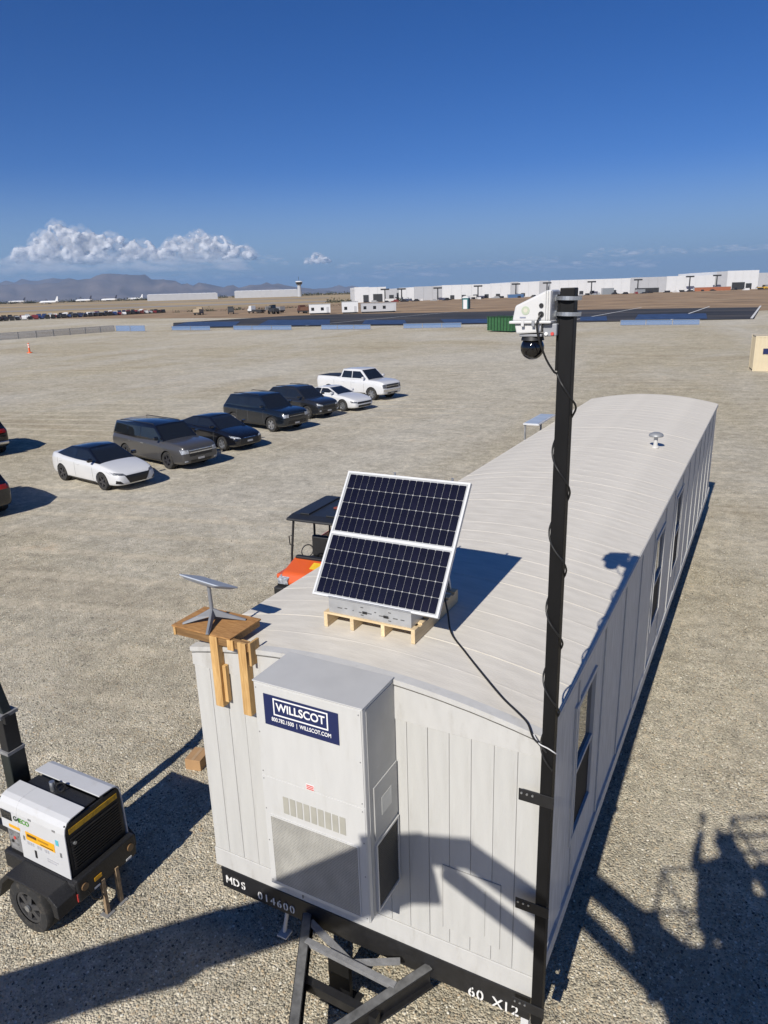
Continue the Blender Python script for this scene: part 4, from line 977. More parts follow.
    for s in (-1, 1): MB().box(x1+.02, x1+.14, s*.10-.06, s*.10+.06, .0, .014).build('jack_foot', M_GREYST, G)
    # drawbar
    MB().bar((x0, 0, .48), (x0-1.0, 0, .46), .08, .08).build('drawbar', bk, G)
    # mast at the far end
    dg = mat('mast_dark_green', (.014, .019, .018), .45, vary=.2); mx = x0 - .20
    MB().box(mx-.08, mx+.08, -.11, .11, .5, 1.75).build('mast_base', dg, G, bevel=.01)
    MB().box(mx-.070, mx+.070, -.09, .09, 1.752, 2.25).build('mast_section', M_DKPLAST, G, bevel=.006)
    MB().bar((mx, 0, 2.252), (mx-.62, 0, 4.2), .12, .11, up=(0,1,0)).build('mast_section', dg, G, bevel=.006)
    MB().box(mx+.07, mx+.13, -.09, -.02, 2.17, 2.27).build('pulley_bracket', M_DKPLAST, G, bevel=.006)
    for z in (1.76, 2.25): MB().box(mx-.085, mx+.085, -.115, .115, z-.02, z+.02).build('mast_collar', M_GREYST, G)
    MB().box(mx-1.1, mx-.25, -.06, .06, 4.15, 4.22).build('lamp_bar', dg, G)
    for k in range(3): MB().box(mx-1.08+k*.29, mx-.86+k*.29, -.16, -.06, 4.22, 4.42).build('floodlight', M_DKPLAST, G, bevel=.01)
build_generator()

# cardboard box and timber offcut beside the trailer
bxm = mat('cardboard', (.40, .24, .115), .85, vary=.08, scale=5)
o = MB().box(-.13, .13, -.16, .16, .0, .18).build('cardboard_box', bxm, None, (-4.05, 2.08, 0), (0, 0, RAD(12)), bevel=.006); tag(o, 'small brown cardboard box on the gravel by the trailer corner', 'box')
MB().box(-.025, .025, -.161, .161, .181, .183).build('tape', mat('box_tape', (.46, .31, .17), .4), o)

# ------------------------------------------------------------------ vehicles
M_TYRE_S = M_RUB
M_ALLOY = mat('alloy_rim', (.50, .51, .53), .3, .8, vary=.05); M_DKALLOY = mat('dark_alloy_rim', (.10, .10, .11), .35, .7, vary=.05)
M_LAMP = mat('headlamp_glass', (.34, .36, .39), .06, vary=.55, scale=16, spec=.9); M_LAMPD = mat('dark_headlamp', (.10, .105, .115), .06, vary=.6, scale=18, spec=.9); M_TAIL = mat('tail_lamp', (.35, .01, .01), .2)
M_GRILLE = mat('grille_black', (.010, .010, .011), .35, vary=.3, scale=25); M_CHROME = mat('chrome_trim', (.62, .63, .65), .15, .95)
M_UNDER = mat('wheel_well_black', (.010, .010, .010), .9)
def paint(name, c, rough=.28): return mat(name, c, rough, vary=.02, scale=2, coat=.7, dirt=((c[0]*.6+.12, c[1]*.6+.11, c[2]*.6+.09), 3.5, .62, .25))
P_WHITE = paint('car_white', (.60, .605, .61)); P_GREY = paint('car_graphite', (.060, .058, .057)); P_BLACK = paint('car_black', (.006, .0065, .009), .18)
P_DKBLUE = paint('car_black_blue', (.007, .010, .015), .2); P_CHAR = paint('car_charcoal', (.016, .017, .019), .22)

def conform(bvh, axis, quad, n=8, m=4, lift=.006, thick=.010):
    """a panel that follows the body: a grid over quad projected onto the body along an axis"""
    ax = {'x': Vector((-1,0,0)), 'y': Vector((0,1,0)), 'Y': Vector((0,-1,0)), 'z': Vector((0,0,-1)), 'X': Vector((1,0,0))}[axis]
    (a, b, c, d) = [Vector(q) for q in quad]; top = []; 
    for j in range(m + 1):
        for i in range(n + 1):
            u, v = i / n, j / m; p = (a*(1-u) + b*u)*(1-v) + (d*(1-u) + c*u)*v
            st = p - ax * 3; hit = bvh.ray_cast(st, ax)
            top.append((hit[0] if hit[0] is not None else p) - ax * lift)
    k = len(top); vs = top + [t + ax * thick for t in top]; fs = []; r = n + 1
    for j in range(m):
        for i in range(n):
            q = j*r + i; fs.append((q, q+1, q+r+1, q+r)); fs.append((k+q+r, k+q+r+1, k+q+1, k+q))
    edge = [i for i in range(r)] + [j*r + n for j in range(1, m+1)] + [m*r + i for i in range(n-1, -1, -1)] + [j*r for j in range(m-1, 0, -1)]
    for i in range(len(edge)): e0, e1 = edge[i], edge[(i+1) % len(edge)]; fs.append((e1, e0, k+e0, k+e1))
    return MB().add(vs, fs)

def build_car(name, label, st, cab, wh, loc, heading, body_m, roof_m, rim_m, group='vehicles parked in a row on the gravel', face=None, plate=True, bed=None, rails=False, glassroof=False, spokes=5, cat='car'):
    """st: stations (x, z low, z shoulder, z top, half width); cab: greenhouse; wh: (front x, rear x, radius, width, track half)"""
    V = empty(name, loc, RAD(heading)); tag(V, label, cat, group)
    vs = []; fs = []; n = None
    for x, zl, zs, zt, w in st:
        h = [(0, zl), (w*.84, zl), (w*.955, zl+.05), (w*.985, zl+.13), (w, zl+(zs-zl)*.55), (w*.992, zs-.055), (w*.965, zs), (w*.90, zt-.025), (w*.82, zt-.004), (w*.5, zt+.014), (0, zt+.022)]
        ring = h + [(-y, z) for y, z in h[-2:0:-1]]
        n = len(ring); vs += [(x, y, z) for y, z in ring]
    for i in range(len(st) - 1):
        for k in range(n): fs.append((i*n + k, (i+1)*n + k, (i+1)*n + (k+1) % n, i*n + (k+1) % n))
    fs += [tuple(range(n)), tuple((len(st)-1)*n + k for k in range(n))[::-1]]
    tmp = MB().add(vs, fs).build('tmp', None); sd = tmp.modifiers.new('s', 'SUBSURF'); sd.levels = 2; sd.render_levels = 2
    fx, rx, r, tw, tk = wh
    cut = MB()
    for x in (fx, rx):
        for s in (-1, 1): cut.cyl((x, s*(tk-.22), r), (x, s*(tk+.6), r), r+.055, n=30)
    co = cut.build('cut', None); bo = tmp.modifiers.new('b', 'BOOLEAN'); bo.object = co; bo.operation = 'DIFFERENCE'; bo.solver = 'EXACT'
    me = bake(tmp, 'body'); bpy.data.objects.remove(tmp); bpy.data.objects.remove(co)
    me.materials.clear(); shade(me, 45)
    body = put('body', me, body_m, V)
    bm = bmesh.new(); bm.from_mesh(me); bvh = BVHTree.FromBMesh(bm); bm.free()
    # greenhouse
    x0, x1, x2, x3, zb0, zb1, zr0, zr1, wb, wr = cab   # windscreen base, roof front, roof rear, rear base; belt z front/rear; roof z front/rear; half widths
    xm = (x1 + x2) / 2; zrm = max(zr0, zr1) + .015
    base = [(x0, wb*.93, zb0), ((x0+x3)/2, wb, (zb0+zb1)/2), (x3, wb*.92, zb1)]; roof = [(x1, wr*.95, zr0), (xm, wr, zrm), (x2, wr*.94, zr1)]
    v = []; 
    for rowp in (base, roof):
        for (x, y, z) in rowp: v.append((x, -y, z))
        for (x, y, z) in rowp[::-1]: v.append((x, y, z))
    v += [(x1+.01, 0, zr0+.03), (xm, 0, zrm+.035), (x2-.01, 0, zr1+.03)]
    f = [(0,1,7,6), (1,2,8,7), (2,3,9,8), (3,4,10,9), (4,5,11,10), (5,0,6,11), (0,5,4,1), (1,4,3,2), (6,7,13,12), (7,8,14,13), (13,14,9,10), (12,13,10,11), (6,12,11), (8,9,14)]
    cb = MB().add(v, f).build('tmp', None, bevel=.05, seg=3)
    cme = bake(cb, 'roof'); bpy.data.objects.remove(cb); cme.materials.clear(); shade(cme, 60)
    put('roof', cme, roof_m, V)
    bm = bmesh.new(); bm.from_mesh(cme); cbv = BVHTree.FromBMesh(bm); bm.free()
    # windscreen and rear window
    def lerp(a, b, t): return a + (b - a) * t
    def glass(nm, pts, ax):
        return conform(cbv, ax, pts, 8, 4, .006, .012).build(nm, M_GLASS, V, smooth=True)
    def scr(xa, za, xb, zb, wa, wbb, t0, t1, k): return [(lerp(xa,xb,t0), -lerp(wa,wbb,t0)*k, lerp(za,zb,t0)), (lerp(xa,xb,t0), lerp(wa,wbb,t0)*k, lerp(za,zb,t0)), (lerp(xa,xb,t1), lerp(wa,wbb,t1)*k, lerp(za,zb,t1)), (lerp(xa,xb,t1), -lerp(wa,wbb,t1)*k, lerp(za,zb,t1))]
    glass('windscreen', scr(x0, zb0, x1, zr0, wb*.93, wr*.95, .05, .93, .90), 'x')
    glass('rear_window', scr(x3, zb1, x2, zr1, wb*.92, wr*.94, .22, .90, .86), 'X')
    # side windows
    nwin = 3 if (x1 - x2) > 1.9 else 2
    for s, ax in ((-1, 'y'), (1, 'Y')):
        t0, t1 = .14, .86
        fa = lambda t: lerp(x0, x1, t) - .13; ra = lambda t: lerp(x3, x2, t) + (.12 if nwin == 2 else .08)
        xb_ = [lerp(fa(.5), ra(.5), q) for q in ((.5,) if nwin == 2 else (.36, .68))]
        cuts0 = [fa(t0)] + xb_ + [ra(t0)]; cuts1 = [fa(t1)] + xb_ + [ra(t1)]
        zb_, zt_ = lerp((zb0+zb1)/2, zrm, t0), lerp((zb0+zb1)/2, zrm, t1-.06)
        for q in range(nwin):
            g = .028
            a0, b0, a1, b1 = cuts0[q]-(g if q else 0), cuts0[q+1]+(g if q < nwin-1 else 0), cuts1[q]-(g if q else 0), cuts1[q+1]+(g if q < nwin-1 else 0)
            y = s * wb
            glass('side_window', [(a0, y, zb_), (b0, y, zb_), (b1, y, zt_), (a1, y, zt_)], ax)
        # mirror
        mx, mz = lerp(x0, x1, .22) - .12, lerp(zb0, zr0, .20)
        MB().box(mx-.08, mx+.06, s*(wb+.02) if s > 0 else s*(wb+.20), s*(wb+.20) if s > 0 else s*(wb+.02), mz-.03, mz+.10).build('mirror', roof_m if roof_m is not body_m else body_m, V, bevel=.03, seg=3)
        # door seams and handles
        zl = st[len(st)//2][1]; zs = (zb0+zb1)/2 - .05
        for q, xx in enumerate([cuts0[0]-.05] + xb_[:1] + [min(cuts0[-1]+.05, rx + .5) if nwin == 2 else xb_[-1]]):
            conform(bvh, ax, [(xx, s*1.2, zl+.16), (xx-.012, s*1.2, zl+.16), (xx-.012, s*1.2, zs), (xx, s*1.2, zs)], 1, 8, .002, .006).build('door_seam', M_GAP, V)
        for xx in (xb_[0]+.10, (xb_[1] if nwin == 3 else cuts0[-1])+.14):
            conform(bvh, ax, [(xx, s*1.2, zs-.13), (xx+.20, s*1.2, zs-.13), (xx+.20, s*1.2, zs-.095), (xx, s*1.2, zs-.095)], 3, 1, .02, .02).build('door_handle', body_m if body_m is not P_GREY else M_CHROME, V)
        conform(bvh, ax, [(fx-r-.1, s*1.2, zl+.04), (rx+r+.1, s*1.2, zl+.04), (rx+r+.1, s*1.2, zl+.10), (fx-r-.1, s*1.2, zl+.10)], 8, 1, .012, .014).build('sill', M_GRILLE, V)
    # wheels
    tm = tyre_mesh(r, tw); rm = rim_mesh(r*.68, tw*.98, spokes)
    for x in (fx, rx):
        for s in (-1, 1):
            w = empty('wheel', (x, s*(tk-tw/2-.005), r)); w.parent = V
            put('tyre', tm, M_RUB, w); put('rim', rm, rim_m, w, rot=(0, random.uniform(0, 1), 0))
            MB().cyl((0, -s*.10, 0), (0, -s*.12, 0), r+.03, n=24).build('wheel_well', M_UNDER, w)
    # face
    if face:
        for part_name, m, quad in face:
            sides = (1, -1) if quad[0][1] > 0 and min(q[1] for q in quad) > .02 else (1,)
            for s in sides: conform(bvh, 'x', [(0, q[1]*s, q[2]) for q in quad], 8, 4, .008, .016).build(part_name, m, V)
    zt = st[-2][3]; wq = st[-1][4]
    for s in (-1, 1): conform(bvh, 'X', [(0, s*wq*.62, zt-.26), (0, s*wq*1.02, zt-.26), (0, s*wq*1.02, zt-.10), (0, s*wq*.62, zt-.10)], 4, 3, .008, .016).build('tail_light', M_TAIL, V)
    if plate: conform(bvh, 'x', [(0, -.15, .41), (0, .15, .41), (0, .15, .49), (0, -.15, .49)], 2, 1, .016, .012).build('number_plate', mat('plate_grey', (.40,.40,.40), .5), V)
    if rails:
        for s in (-1, 1): MB().tube([(x1-.20, s*wr*.84, zrm+.004), (x1-.32, s*wr*.84, zrm+.03), (x2+.34, s*wr*.84, zrm+.024), (x2+.22, s*wr*.84, zrm-.004)], .018, 8).build('roof_rail', M_DKPLAST, V)
    if glassroof: MB().box(x2+.45, x1-.18, -wr*.62, wr*.62, zrm+.030, zrm+.040).build('glass_roof', M_GLASS, V, bevel=.008)
    if bed: bed(V, bvh)
    V.scale = (1.06, 1.03, 1.03)
    return V
def F(y0, y1, z0, z1, dz=0.0): return [(0, y0, z0), (0, y1, z0+dz), (0, y1, z1+dz), (0, y0, z1)]

def place(front_wheel, heading, fx, tk):
    """car origin so that the near front tyre stands at a point on the ground"""
    h = RAD(heading); c, s = math.cos(h), math.sin(h); lx, ly = fx, -tk + .1
    return (front_wheel[0] - (lx*c - ly*s), front_wheel[1] - (lx*s + ly*c), 0)

SEDAN = [(2.30,.30,.46,.58,.60),(2.22,.22,.56,.68,.78),(1.90,.19,.66,.80,.88),(1.40,.18,.76,.90,.905),(.92,.18,.86,.97,.91),(0,.18,.90,.985,.91),(-1.1,.18,.94,1.0,.91),(-1.70,.20,.97,1.07,.895),(-2.12,.25,.93,1.08,.83),(-2.30,.36,.80,.95,.70)]
SEDC = (1.12, .22, -.92, -1.86, .93, 1.02, 1.40, 1.385, .82, .60)
h = -10
W_SED = build_car('sedan', 'white sedan with black roof, nearest and leftmost of the parked row', SEDAN, SEDC, (1.36, -1.35, .325, .21, .905), place((-18.88, 13.50), h, 1.36, .905), h, P_WHITE, P_BLACK, M_DKALLOY,
    face=[('grille', M_GRILLE, [(0,-.34,.30),(0,.34,.30),(0,.52,.60),(0,-.52,.60)]), ('headlight', M_LAMPD, [(0,.46,.60),(0,.84,.64),(0,.86,.73),(0,.54,.675)]), ('chrome_strip', M_CHROME, [(0,-.36,.27),(0,.36,.27),(0,.34,.30),(0,-.34,.30)]), ('fog_lamp', M_GRILLE, [(0,.58,.30),(0,.80,.32),(0,.80,.44),(0,.70,.42)])], plate=False)
WAGON = [(2.55,.34,.62,.84,.74),(2.48,.26,.74,.98,.88),(2.15,.22,.84,1.06,.945),(1.6,.21,.90,1.10,.96),(1.15,.21,.95,1.12,.965),(0,.21,1.0,1.11,.965),(-1.2,.21,1.02,1.12,.965),(-2.1,.23,1.02,1.14,.955),(-2.45,.28,1.02,1.15,.93),(-2.55,.36,.95,1.10,.86)]
h = -12
build_car('station_wagon', 'boxy dark grey station wagon parked behind the white sedan', WAGON, (1.28,.62,-2.28,-2.50,1.08,1.10,1.68,1.66,.90,.76), (1.53,-1.46,.36,.24,.955), place((-19.05,17.1),h,1.53,.955), h, P_GREY, P_BLACK, M_DKALLOY, rails=True,
    face=[('grille', M_CHROME, F(-.55,.55,.70,.74)), ('grille', M_GRILLE, F(-.55,.55,.58,.69)), ('grille', M_CHROME, F(-.55,.55,.80,.83)), ('headlight', M_LAMP, F(.58,.86,.70,.86)), ('lower_grille', M_GRILLE, F(-.5,.5,.30,.42)), ('fog_lamp', M_LAMP, F(.64,.78,.36,.42))], cat='station wagon')
h = -12
BSED = [(2.28,.30,.48,.60,.60),(2.20,.22,.58,.70,.80),(1.85,.19,.68,.82,.88),(1.35,.18,.78,.91,.90),(.90,.18,.87,.96,.905),(0,.18,.90,.98,.905),(-1.1,.18,.94,1.0,.905),(-1.70,.20,.98,1.06,.89),(-2.15,.25,.95,1.08,.83),(-2.30,.36,.82,.95,.70)]
build_car('sedan', 'small glossy black sedan between the grey wagon and a black SUV', BSED, (1.14,.25,-.95,-1.98,.93,1.02,1.42,1.38,.82,.60), (1.36,-1.34,.325,.21,.90), place((-19.3,20.9),h,1.36,.90), h, P_BLACK, P_BLACK, M_ALLOY,
    face=[('grille', M_GRILLE, F(-.5,.5,.32,.58)), ('headlight', M_LAMP, [(0,.50,.58),(0,.82,.64),(0,.82,.72),(0,.56,.66)]), ('chrome_strip', M_CHROME, F(-.34,.34,.60,.615))])
SUV = [(2.42,.40,.70,.92,.78),(2.36,.30,.80,1.02,.90),(2.05,.26,.90,1.10,.97),(1.55,.25,.98,1.14,.985),(1.05,.25,1.02,1.16,.985),(0,.25,1.06,1.17,.985),(-1.1,.25,1.08,1.18,.985),(-1.95,.27,1.10,1.20,.97),(-2.30,.34,1.08,1.20,.92),(-2.42,.46,.98,1.12,.82)]
h = -12
build_car('suv', 'large black SUV with squared nose, third vehicle from the pickup side', SUV, (1.22,.52,-1.85,-2.26,1.12,1.15,1.76,1.70,.90,.72), (1.48,-1.44,.38,.26,.97), place((-20.0,25.7),h,1.48,.97), h, P_DKBLUE, P_DKBLUE, M_ALLOY, rails=True, cat='SUV',
    face=[('grille', M_GRILLE, F(-.52,.52,.72,.92)), ('headlight', M_LAMP, F(.56,.86,.76,.92)), ('lower_grille', M_GRILLE, F(-.6,.6,.42,.58)), ('chrome_strip', M_CHROME, F(-.48,.48,.81,.825))])
CROSS = [(2.28,.36,.62,.80,.70),(2.22,.27,.72,.92,.84),(1.9,.23,.84,1.02,.91),(1.42,.22,.93,1.07,.92),(.98,.22,.98,1.10,.925),(0,.22,1.02,1.11,.925),(-1.0,.22,1.05,1.12,.925),(-1.8,.24,1.06,1.14,.91),(-2.15,.32,1.03,1.14,.86),(-2.28,.44,.93,1.06,.76)]
h = -12
build_car('crossover', 'dark charcoal crossover parked between the black SUV and white coupe', CROSS, (1.20,.40,-1.55,-2.14,1.05,1.10,1.66,1.60,.85,.66), (1.38,-1.31,.36,.23,.915), place((-20.5,29.85),h,1.38,.915), h, P_CHAR, P_CHAR, M_ALLOY, rails=True, cat='SUV',
    face=[('grille', M_GRILLE, F(-.5,.5,.56,.72)), ('headlight', M_LAMP, [(0,.50,.72),(0,.80,.78),(0,.80,.88),(0,.52,.80)]), ('lower_grille', M_GRILLE, F(-.55,.55,.34,.50)), ('fog_lamp', M_LAMP, F(.62,.74,.44,.52))])
COUPE = [(2.36,.26,.44,.56,.66),(2.28,.20,.56,.68,.84),(1.9,.17,.68,.80,.93),(1.35,.16,.78,.90,.945),(.75,.16,.86,.95,.945),(0,.16,.90,.97,.94),(-1.0,.16,.94,1.0,.95),(-1.7,.18,.97,1.05,.945),(-2.2,.24,.93,1.04,.87),(-2.36,.36,.80,.92,.74)]
h = -12
build_car('coupe', 'low white coupe with black front grille in front of the white pickup', COUPE, (.92,.02,-.90,-1.75,.92,1.0,1.31,1.28,.82,.58), (1.42,-1.40,.34,.25,.94), place((-19.93,32.92),h,1.42,.94), h, P_WHITE, P_WHITE, M_ALLOY,
    face=[('grille', M_GRILLE, F(-.60,.60,.46,.57)), ('headlight', M_LAMPD, [(0,.62,.50),(0,.88,.53),(0,.88,.63),(0,.64,.59)]), ('lower_grille', M_GRILLE, F(-.55,.55,.26,.38))], plate=False)
PICK = [(2.92,.48,.82,1.02,.84),(2.86,.38,.92,1.14,.94),(2.55,.34,1.02,1.24,1.0),(2.05,.33,1.08,1.28,1.015),(1.55,.33,1.14,1.29,1.015),(.5,.34,1.18,1.29,1.015),(-.7,.36,1.20,1.31,1.015),(-.95,.38,1.24,1.40,1.015),(-1.4,.40,1.26,1.41,1.01),(-2.6,.44,1.26,1.41,1.0),(-2.84,.50,1.24,1.40,.97),(-2.92,.60,1.15,1.34,.92)]
h = -12
def bed(V, bvh):
    conform(bvh, 'z', [(-1.0,-.84,2), (-1.0,.84,2), (-2.82,.82,2), (-2.82,-.82,2)], 6, 6, .012, .03).build('bed_dark_panel', M_DKPLAST, V)  # dark panel laid over the top of the bed
build_car('pickup_truck', 'white crew cab pickup truck, farthest of the parked row', PICK, (1.62,.92,-.62,-.86,1.26,1.28,1.92,1.90,.92,.76), (1.95,-1.75,.41,.28,1.0), place((-20.5,37.6),h,1.95,1.0), h, P_WHITE, P_WHITE, M_ALLOY, spokes=6, cat='pickup truck', bed=bed,
    face=[('grille', M_GRILLE, F(-.62,.62,.78,1.04)), ('grille_bar', M_CHROME, F(-.60,.60,.89,.93)), ('headlight', M_LAMPD, F(.66,.90,.80,1.04)), ('bumper', M_CHROME, F(-.86,.86,.55,.70)), ('lower_grille', M_GRILLE, F(-.5,.5,.42,.52))])
# ------------------------------------------------------------------ orange utility vehicle behind the trailer
def build_utv(name, label, loc, rz, body_m, cab_m, soft=False):
    U = empty(name, loc, rz); tag(U, label, 'utility vehicle')     # faces local -y
    MB().box(-.55, .55, -1.1, 1.35, .32, .50).build('chassis', M_DKPLAST, U, bevel=.03)
    hp = [(-1.30, .55), (-1.34, .72), (-1.22, .90), (-.62, 1.08), (-.55, 1.08), (-.55, .50), (-1.2, .50)]
    MB().prism(hp, 'x', -.52, .52).build('hood', body_m, U, bevel=.05, seg=3)
    MB().box(-.60, .60, -1.48, -1.30, .42, .62).build('bumper', M_DKPLAST, U, bevel=.03)
    for s in (-1, 1):
        MB().box(s*.56-.14, s*.56+.14, -1.20, -.62, .70, .82).build('front_fender', body_m, U, bevel=.04)
        MB().prism([(-1.36, .66), (-1.38, .78), (-1.22, .84), (-1.18, .68)], 'x', s*.42-.13, s*.42+.13).build('headlight', M_LAMP, U, bevel=.01)
        MB().prism([(-1.34, .58), (-1.37, .66), (-1.2, .66), (-1.2, .58)], 'x', s*.42-.15, s*.42+.15).build('headlight_surround', M_DKPLAST, U, bevel=.01)
    MB().box(-.46, .46, -.72, -.60, 1.05, 1.12).build('dashboard', M_DKPLAST, U, bevel=.02)
    MB().box(-.62, .62, -.35, .30, .50, .78).build('seat_base', M_DKPLAST, U, bevel=.05)
    for s in (-1, 1): MB().box(s*.31-.24, s*.31+.24, .18, .32, .78, 1.32).build('seat_back', M_DKPLAST, U, bevel=.05)
    cage = MB()
    for s in (-1, 1):
        cage.tube([(s*.62, -.62, .78), (s*.62, -.60, 1.1), (s*.58, -.50, 1.90)], .028, 8); cage.tube([(s*.62, .45, .60), (s*.60, .45, 1.90)], .028, 8)
        cage.tube([(s*.58, -.50, 1.90), (s*.60, .45, 1.90)], .028, 8); cage.tube([(s*.60, .45, 1.90), (s*.62, 1.25, 1.88)], .026, 8); cage.tube([(s*.62, 1.25, 1.88), (s*.62, 1.2, .7)], .026, 8)
    cage.tube([(-.58, -.5, 1.9), (.58, -.5, 1.9)], .028, 8); cage.tube([(-.60, .45, 1.9), (.60, .45, 1.9)], .028, 8)
    cage.build('roll_cage', M_DKPLAST, U, smooth=True)
    # moulded roof with raised ribs
    MB().prism([(-.68, 1.93), (-.66, 1.99), (-.4, 2.03), (1.2, 2.03), (1.36, 1.99), (1.38, 1.93)], 'x', -.68, .68).build('roof', mat('roof_black_plastic', (.018, .019, .021), .42, vary=.2), U, bevel=.03, seg=3)
    for s in (-1, 1): MB().box(s*.34-.12, s*.34+.12, -.4, 1.1, 2.03, 2.06).build('roof_rib', mat('roof_black_plastic', (.018, .019, .021), .42), U, bevel=.015)
    MB().cyl((.18, .25, 2.055), (.18, .25, 2.062), .10, n=18).build('roof_emblem', mat('emblem_rust', (.30, .07, .03), .5), U)
    MB().tube([(-.63, -.50, 1.52), (-.72, -.52, 1.50), (-.72, -.50, 1.28), (-.63, -.48, 1.26)], .014, 6).build('grab_handle', M_DKPLAST, U)
    MB().lathe([(.15, 0), (.165, .012), (.15, .024), (.135, .012), (.15, 0)], 'z', 18).build('steering_wheel', M_DKPLAST, U, (-.3, -.42, 1.15), (RAD(55), 0, 0))
    MB().box(-.66, .66, .52, 1.42, .80, .84).build('cargo_bed', M_DKPLAST, U)
    for s in (-1, 1): MB().box(s*.64-.02, s*.64+.02, .52, 1.42, .842, 1.10).build('bed_side', body_m, U, bevel=.01)
    tm, rm = tyre_mesh(.31, .24), rim_mesh(.17, .22)
    for y in (-.92, .98):
        for s in (-1, 1):
            w = empty('wheel', (s*.60, y, .31), PI/2); w.parent = U; put('tyre', tm, M_RUB, w); put('rim', rm, M_DKALLOY, w)
    MB().box(-.12, .18, -1.05, -.80, 1.0, 1.012).build('yellow_sticker', mat('safety_yellow2', (.70, .45, .03), .5), U, rot=None) if False else None
    st = MB().add([(.08, -1.02, .978), (.34, -1.02, .978), (.34, -.80, 1.045), (.08, -.80, 1.045), (.08, -1.02, .972), (.34, -1.02, .972), (.34, -.80, 1.039), (.08, -.80, 1.039)], [(0,1,2,3), (7,6,5,4), (0,4,5,1), (1,5,6,2), (2,6,7,3), (3,7,4,0)])
    st.build('yellow_sticker', mat('safety_yellow2', (.70, .45, .03), .5), U)
    return U
P_ORANGE = paint('utv_orange', (.62, .10, .02), .35)
build_utv('utility_vehicle', 'orange utility vehicle with black roof standing behind the trailer', (-5.74, 8.62, 0), RAD(3), P_ORANGE, M_DKPLAST)
def build_table():
    t = empty('folding_table', (-4.62, 9.05, 0)); tag(t, 'white folding table between the orange utility vehicle and trailer', 'table')
    MB().box(-.38, .38, -.9, .9, .0, .05).build('table_top', M_WPLAST, t, (0, 0, 1.30), bevel=.015)
    for s in (-1, 1):
        for q in (-1, 1): MB().bar((q*.30, s*.75, 1.30), (q*.36, s*.86, 0), .05, .05).build('leg', M_WPLAST, t)
build_table()
# two black vehicles at the left edge of the view, seen by their tails
V = build_car('suv', 'black SUV tail at the left edge, nearer the generator', SUV, (1.22,.52,-1.85,-2.26,1.12,1.15,1.76,1.70,.90,.72), (1.48,-1.44,.38,.26,.97), (-21.75, 9.5, 0), 168, P_BLACK, P_BLACK, M_ALLOY, cat='SUV', group='black SUVs cut off by the left edge', plate=False)
V = build_car('suv', 'black SUV tail with chrome bumper at the left edge, the farther one', SUV, (1.22,.52,-1.85,-2.26,1.12,1.15,1.76,1.70,.90,.72), (1.48,-1.44,.38,.26,.97), (-31.4, 16.15, 0), 168, P_BLACK, P_BLACK, M_ALLOY, cat='SUV', group='black SUVs cut off by the left edge', plate=False)
V.scale = (1.12, 1.12, 1.15)
MB().box(-2.56, -2.40, -.80, .80, .50, .62).build('rear_bumper', M_CHROME, V, bevel=.03)

# ------------------------------------------------------------------ containers, fence, marker post
def corrugated(name, label, loc, rz, L, Wd, H, m, trim, cat='container', step=.3, group=None):
    K = empty(name, loc, rz); tag(K, label, cat, group)
    MB().box(0.03, L-.03, .03, Wd-.03, .08, H-.04).build('inner_box', m, K)
    n = int(L / step); rb = MB().box(0, step*.55, 0, .028, .12, H-.12).mesh('rib')
    for i in range(n):
        for y in (0.0, Wd-.03): put('rib', rb, m, K, (.12 + i*(L-.24)/n, y, 0))
    n = int(Wd / step); rb2 = MB().box(0, .028, 0, step*.55, .12, H-.12).mesh('rib')
    for i in range(n):
        for x in (0.0, L-.03): put('rib', rb2, m, K, (x, .12 + i*(Wd-.24)/n, 0))
    for x in (-.01, L-.09):
        for y in (-.012, Wd-.09): MB().box(x, x+.10, y, y+.10, 0, H).build('corner_post', trim, K)
    for y in (-.01, Wd-.08):
        for z in (0.0, H-.12): MB().box(.091, L-.091, y, y+.09, z, z+.12).build('rail', trim, K)
    MB().box(.02, L-.02, .02, Wd-.02, H-.039, H-.005).build('roof', m, K)
    return K
tan = mat('tan_container_paint', (.56, .48, .33), .55, vary=.05, scale=2)
K = corrugated('storage_container', 'tan storage container with dark blue sign at the right edge', (1.78, 61.0, 0), RAD(8), 6.06, 2.44, 2.75, tan, tan)
sg = MB().box(.62, 3.2, -.045, -.02, 1.35, 1.78).build('sign', M_NAVY, K)
text('WILLSCOT', .30, M_LETTER, 'lettering', sg, (1.9, -.047, 1.57), (PI/2, 0, 0), .002, .008)
grn = mat('green_dumpster_paint', (.035, .12, .045), .55, vary=.2, scale=2, dirt=((.12,.10,.06), 2.5, .58, .6)); dgr = mat('dark_green_paint', (.018, .055, .028), .55, vary=.2)
Dm = empty('dumpster', (-41.3, 117.5, 0), RAD(-28)); tag(Dm, 'green roll off dumpster beyond the gravel yard', 'dumpster')
for a in ((0, 6.0, 0, .08, .3, 2.5), (0, 6.0, 2.32, 2.4, .3, 2.5), (0, .08, .08, 2.32, .3, 2.5), (5.92, 6.0, .08, 2.32, .3, 2.5)): MB().box(*a).build('side_plate', grn, Dm)
MB().box(.0, 6.0, 0, 2.4, .2, .30).build('floor', grn, Dm)
rb = MB().box(-.06, .06, -.10, 0, .3, 2.45).mesh('rib')
for i in range(8): put('rib', rb, dgr, Dm, (.3 + i*.77, 0, 0)); 
rb = MB().box(-.10, 0, -.06, .06, .3, 2.45).mesh('rib')
for i in range(4): put('rib', rb, dgr, Dm, (0, .3 + i*.6, 0))
MB().box(-.06, 6.06, -.12, .09, 2.501, 2.60).build('top_rail', dgr, Dm); MB().box(-.06, 6.06, 2.31, 2.46, 2.501, 2.60).build('top_rail', dgr, Dm)
Cn = empty('delineator_post', (-93.5, 66.2, 0)); tag(Cn, 'orange traffic delineator post alone on the gravel at far left', 'traffic post')
org = mat('traffic_orange', (.75, .12, .02), .5)
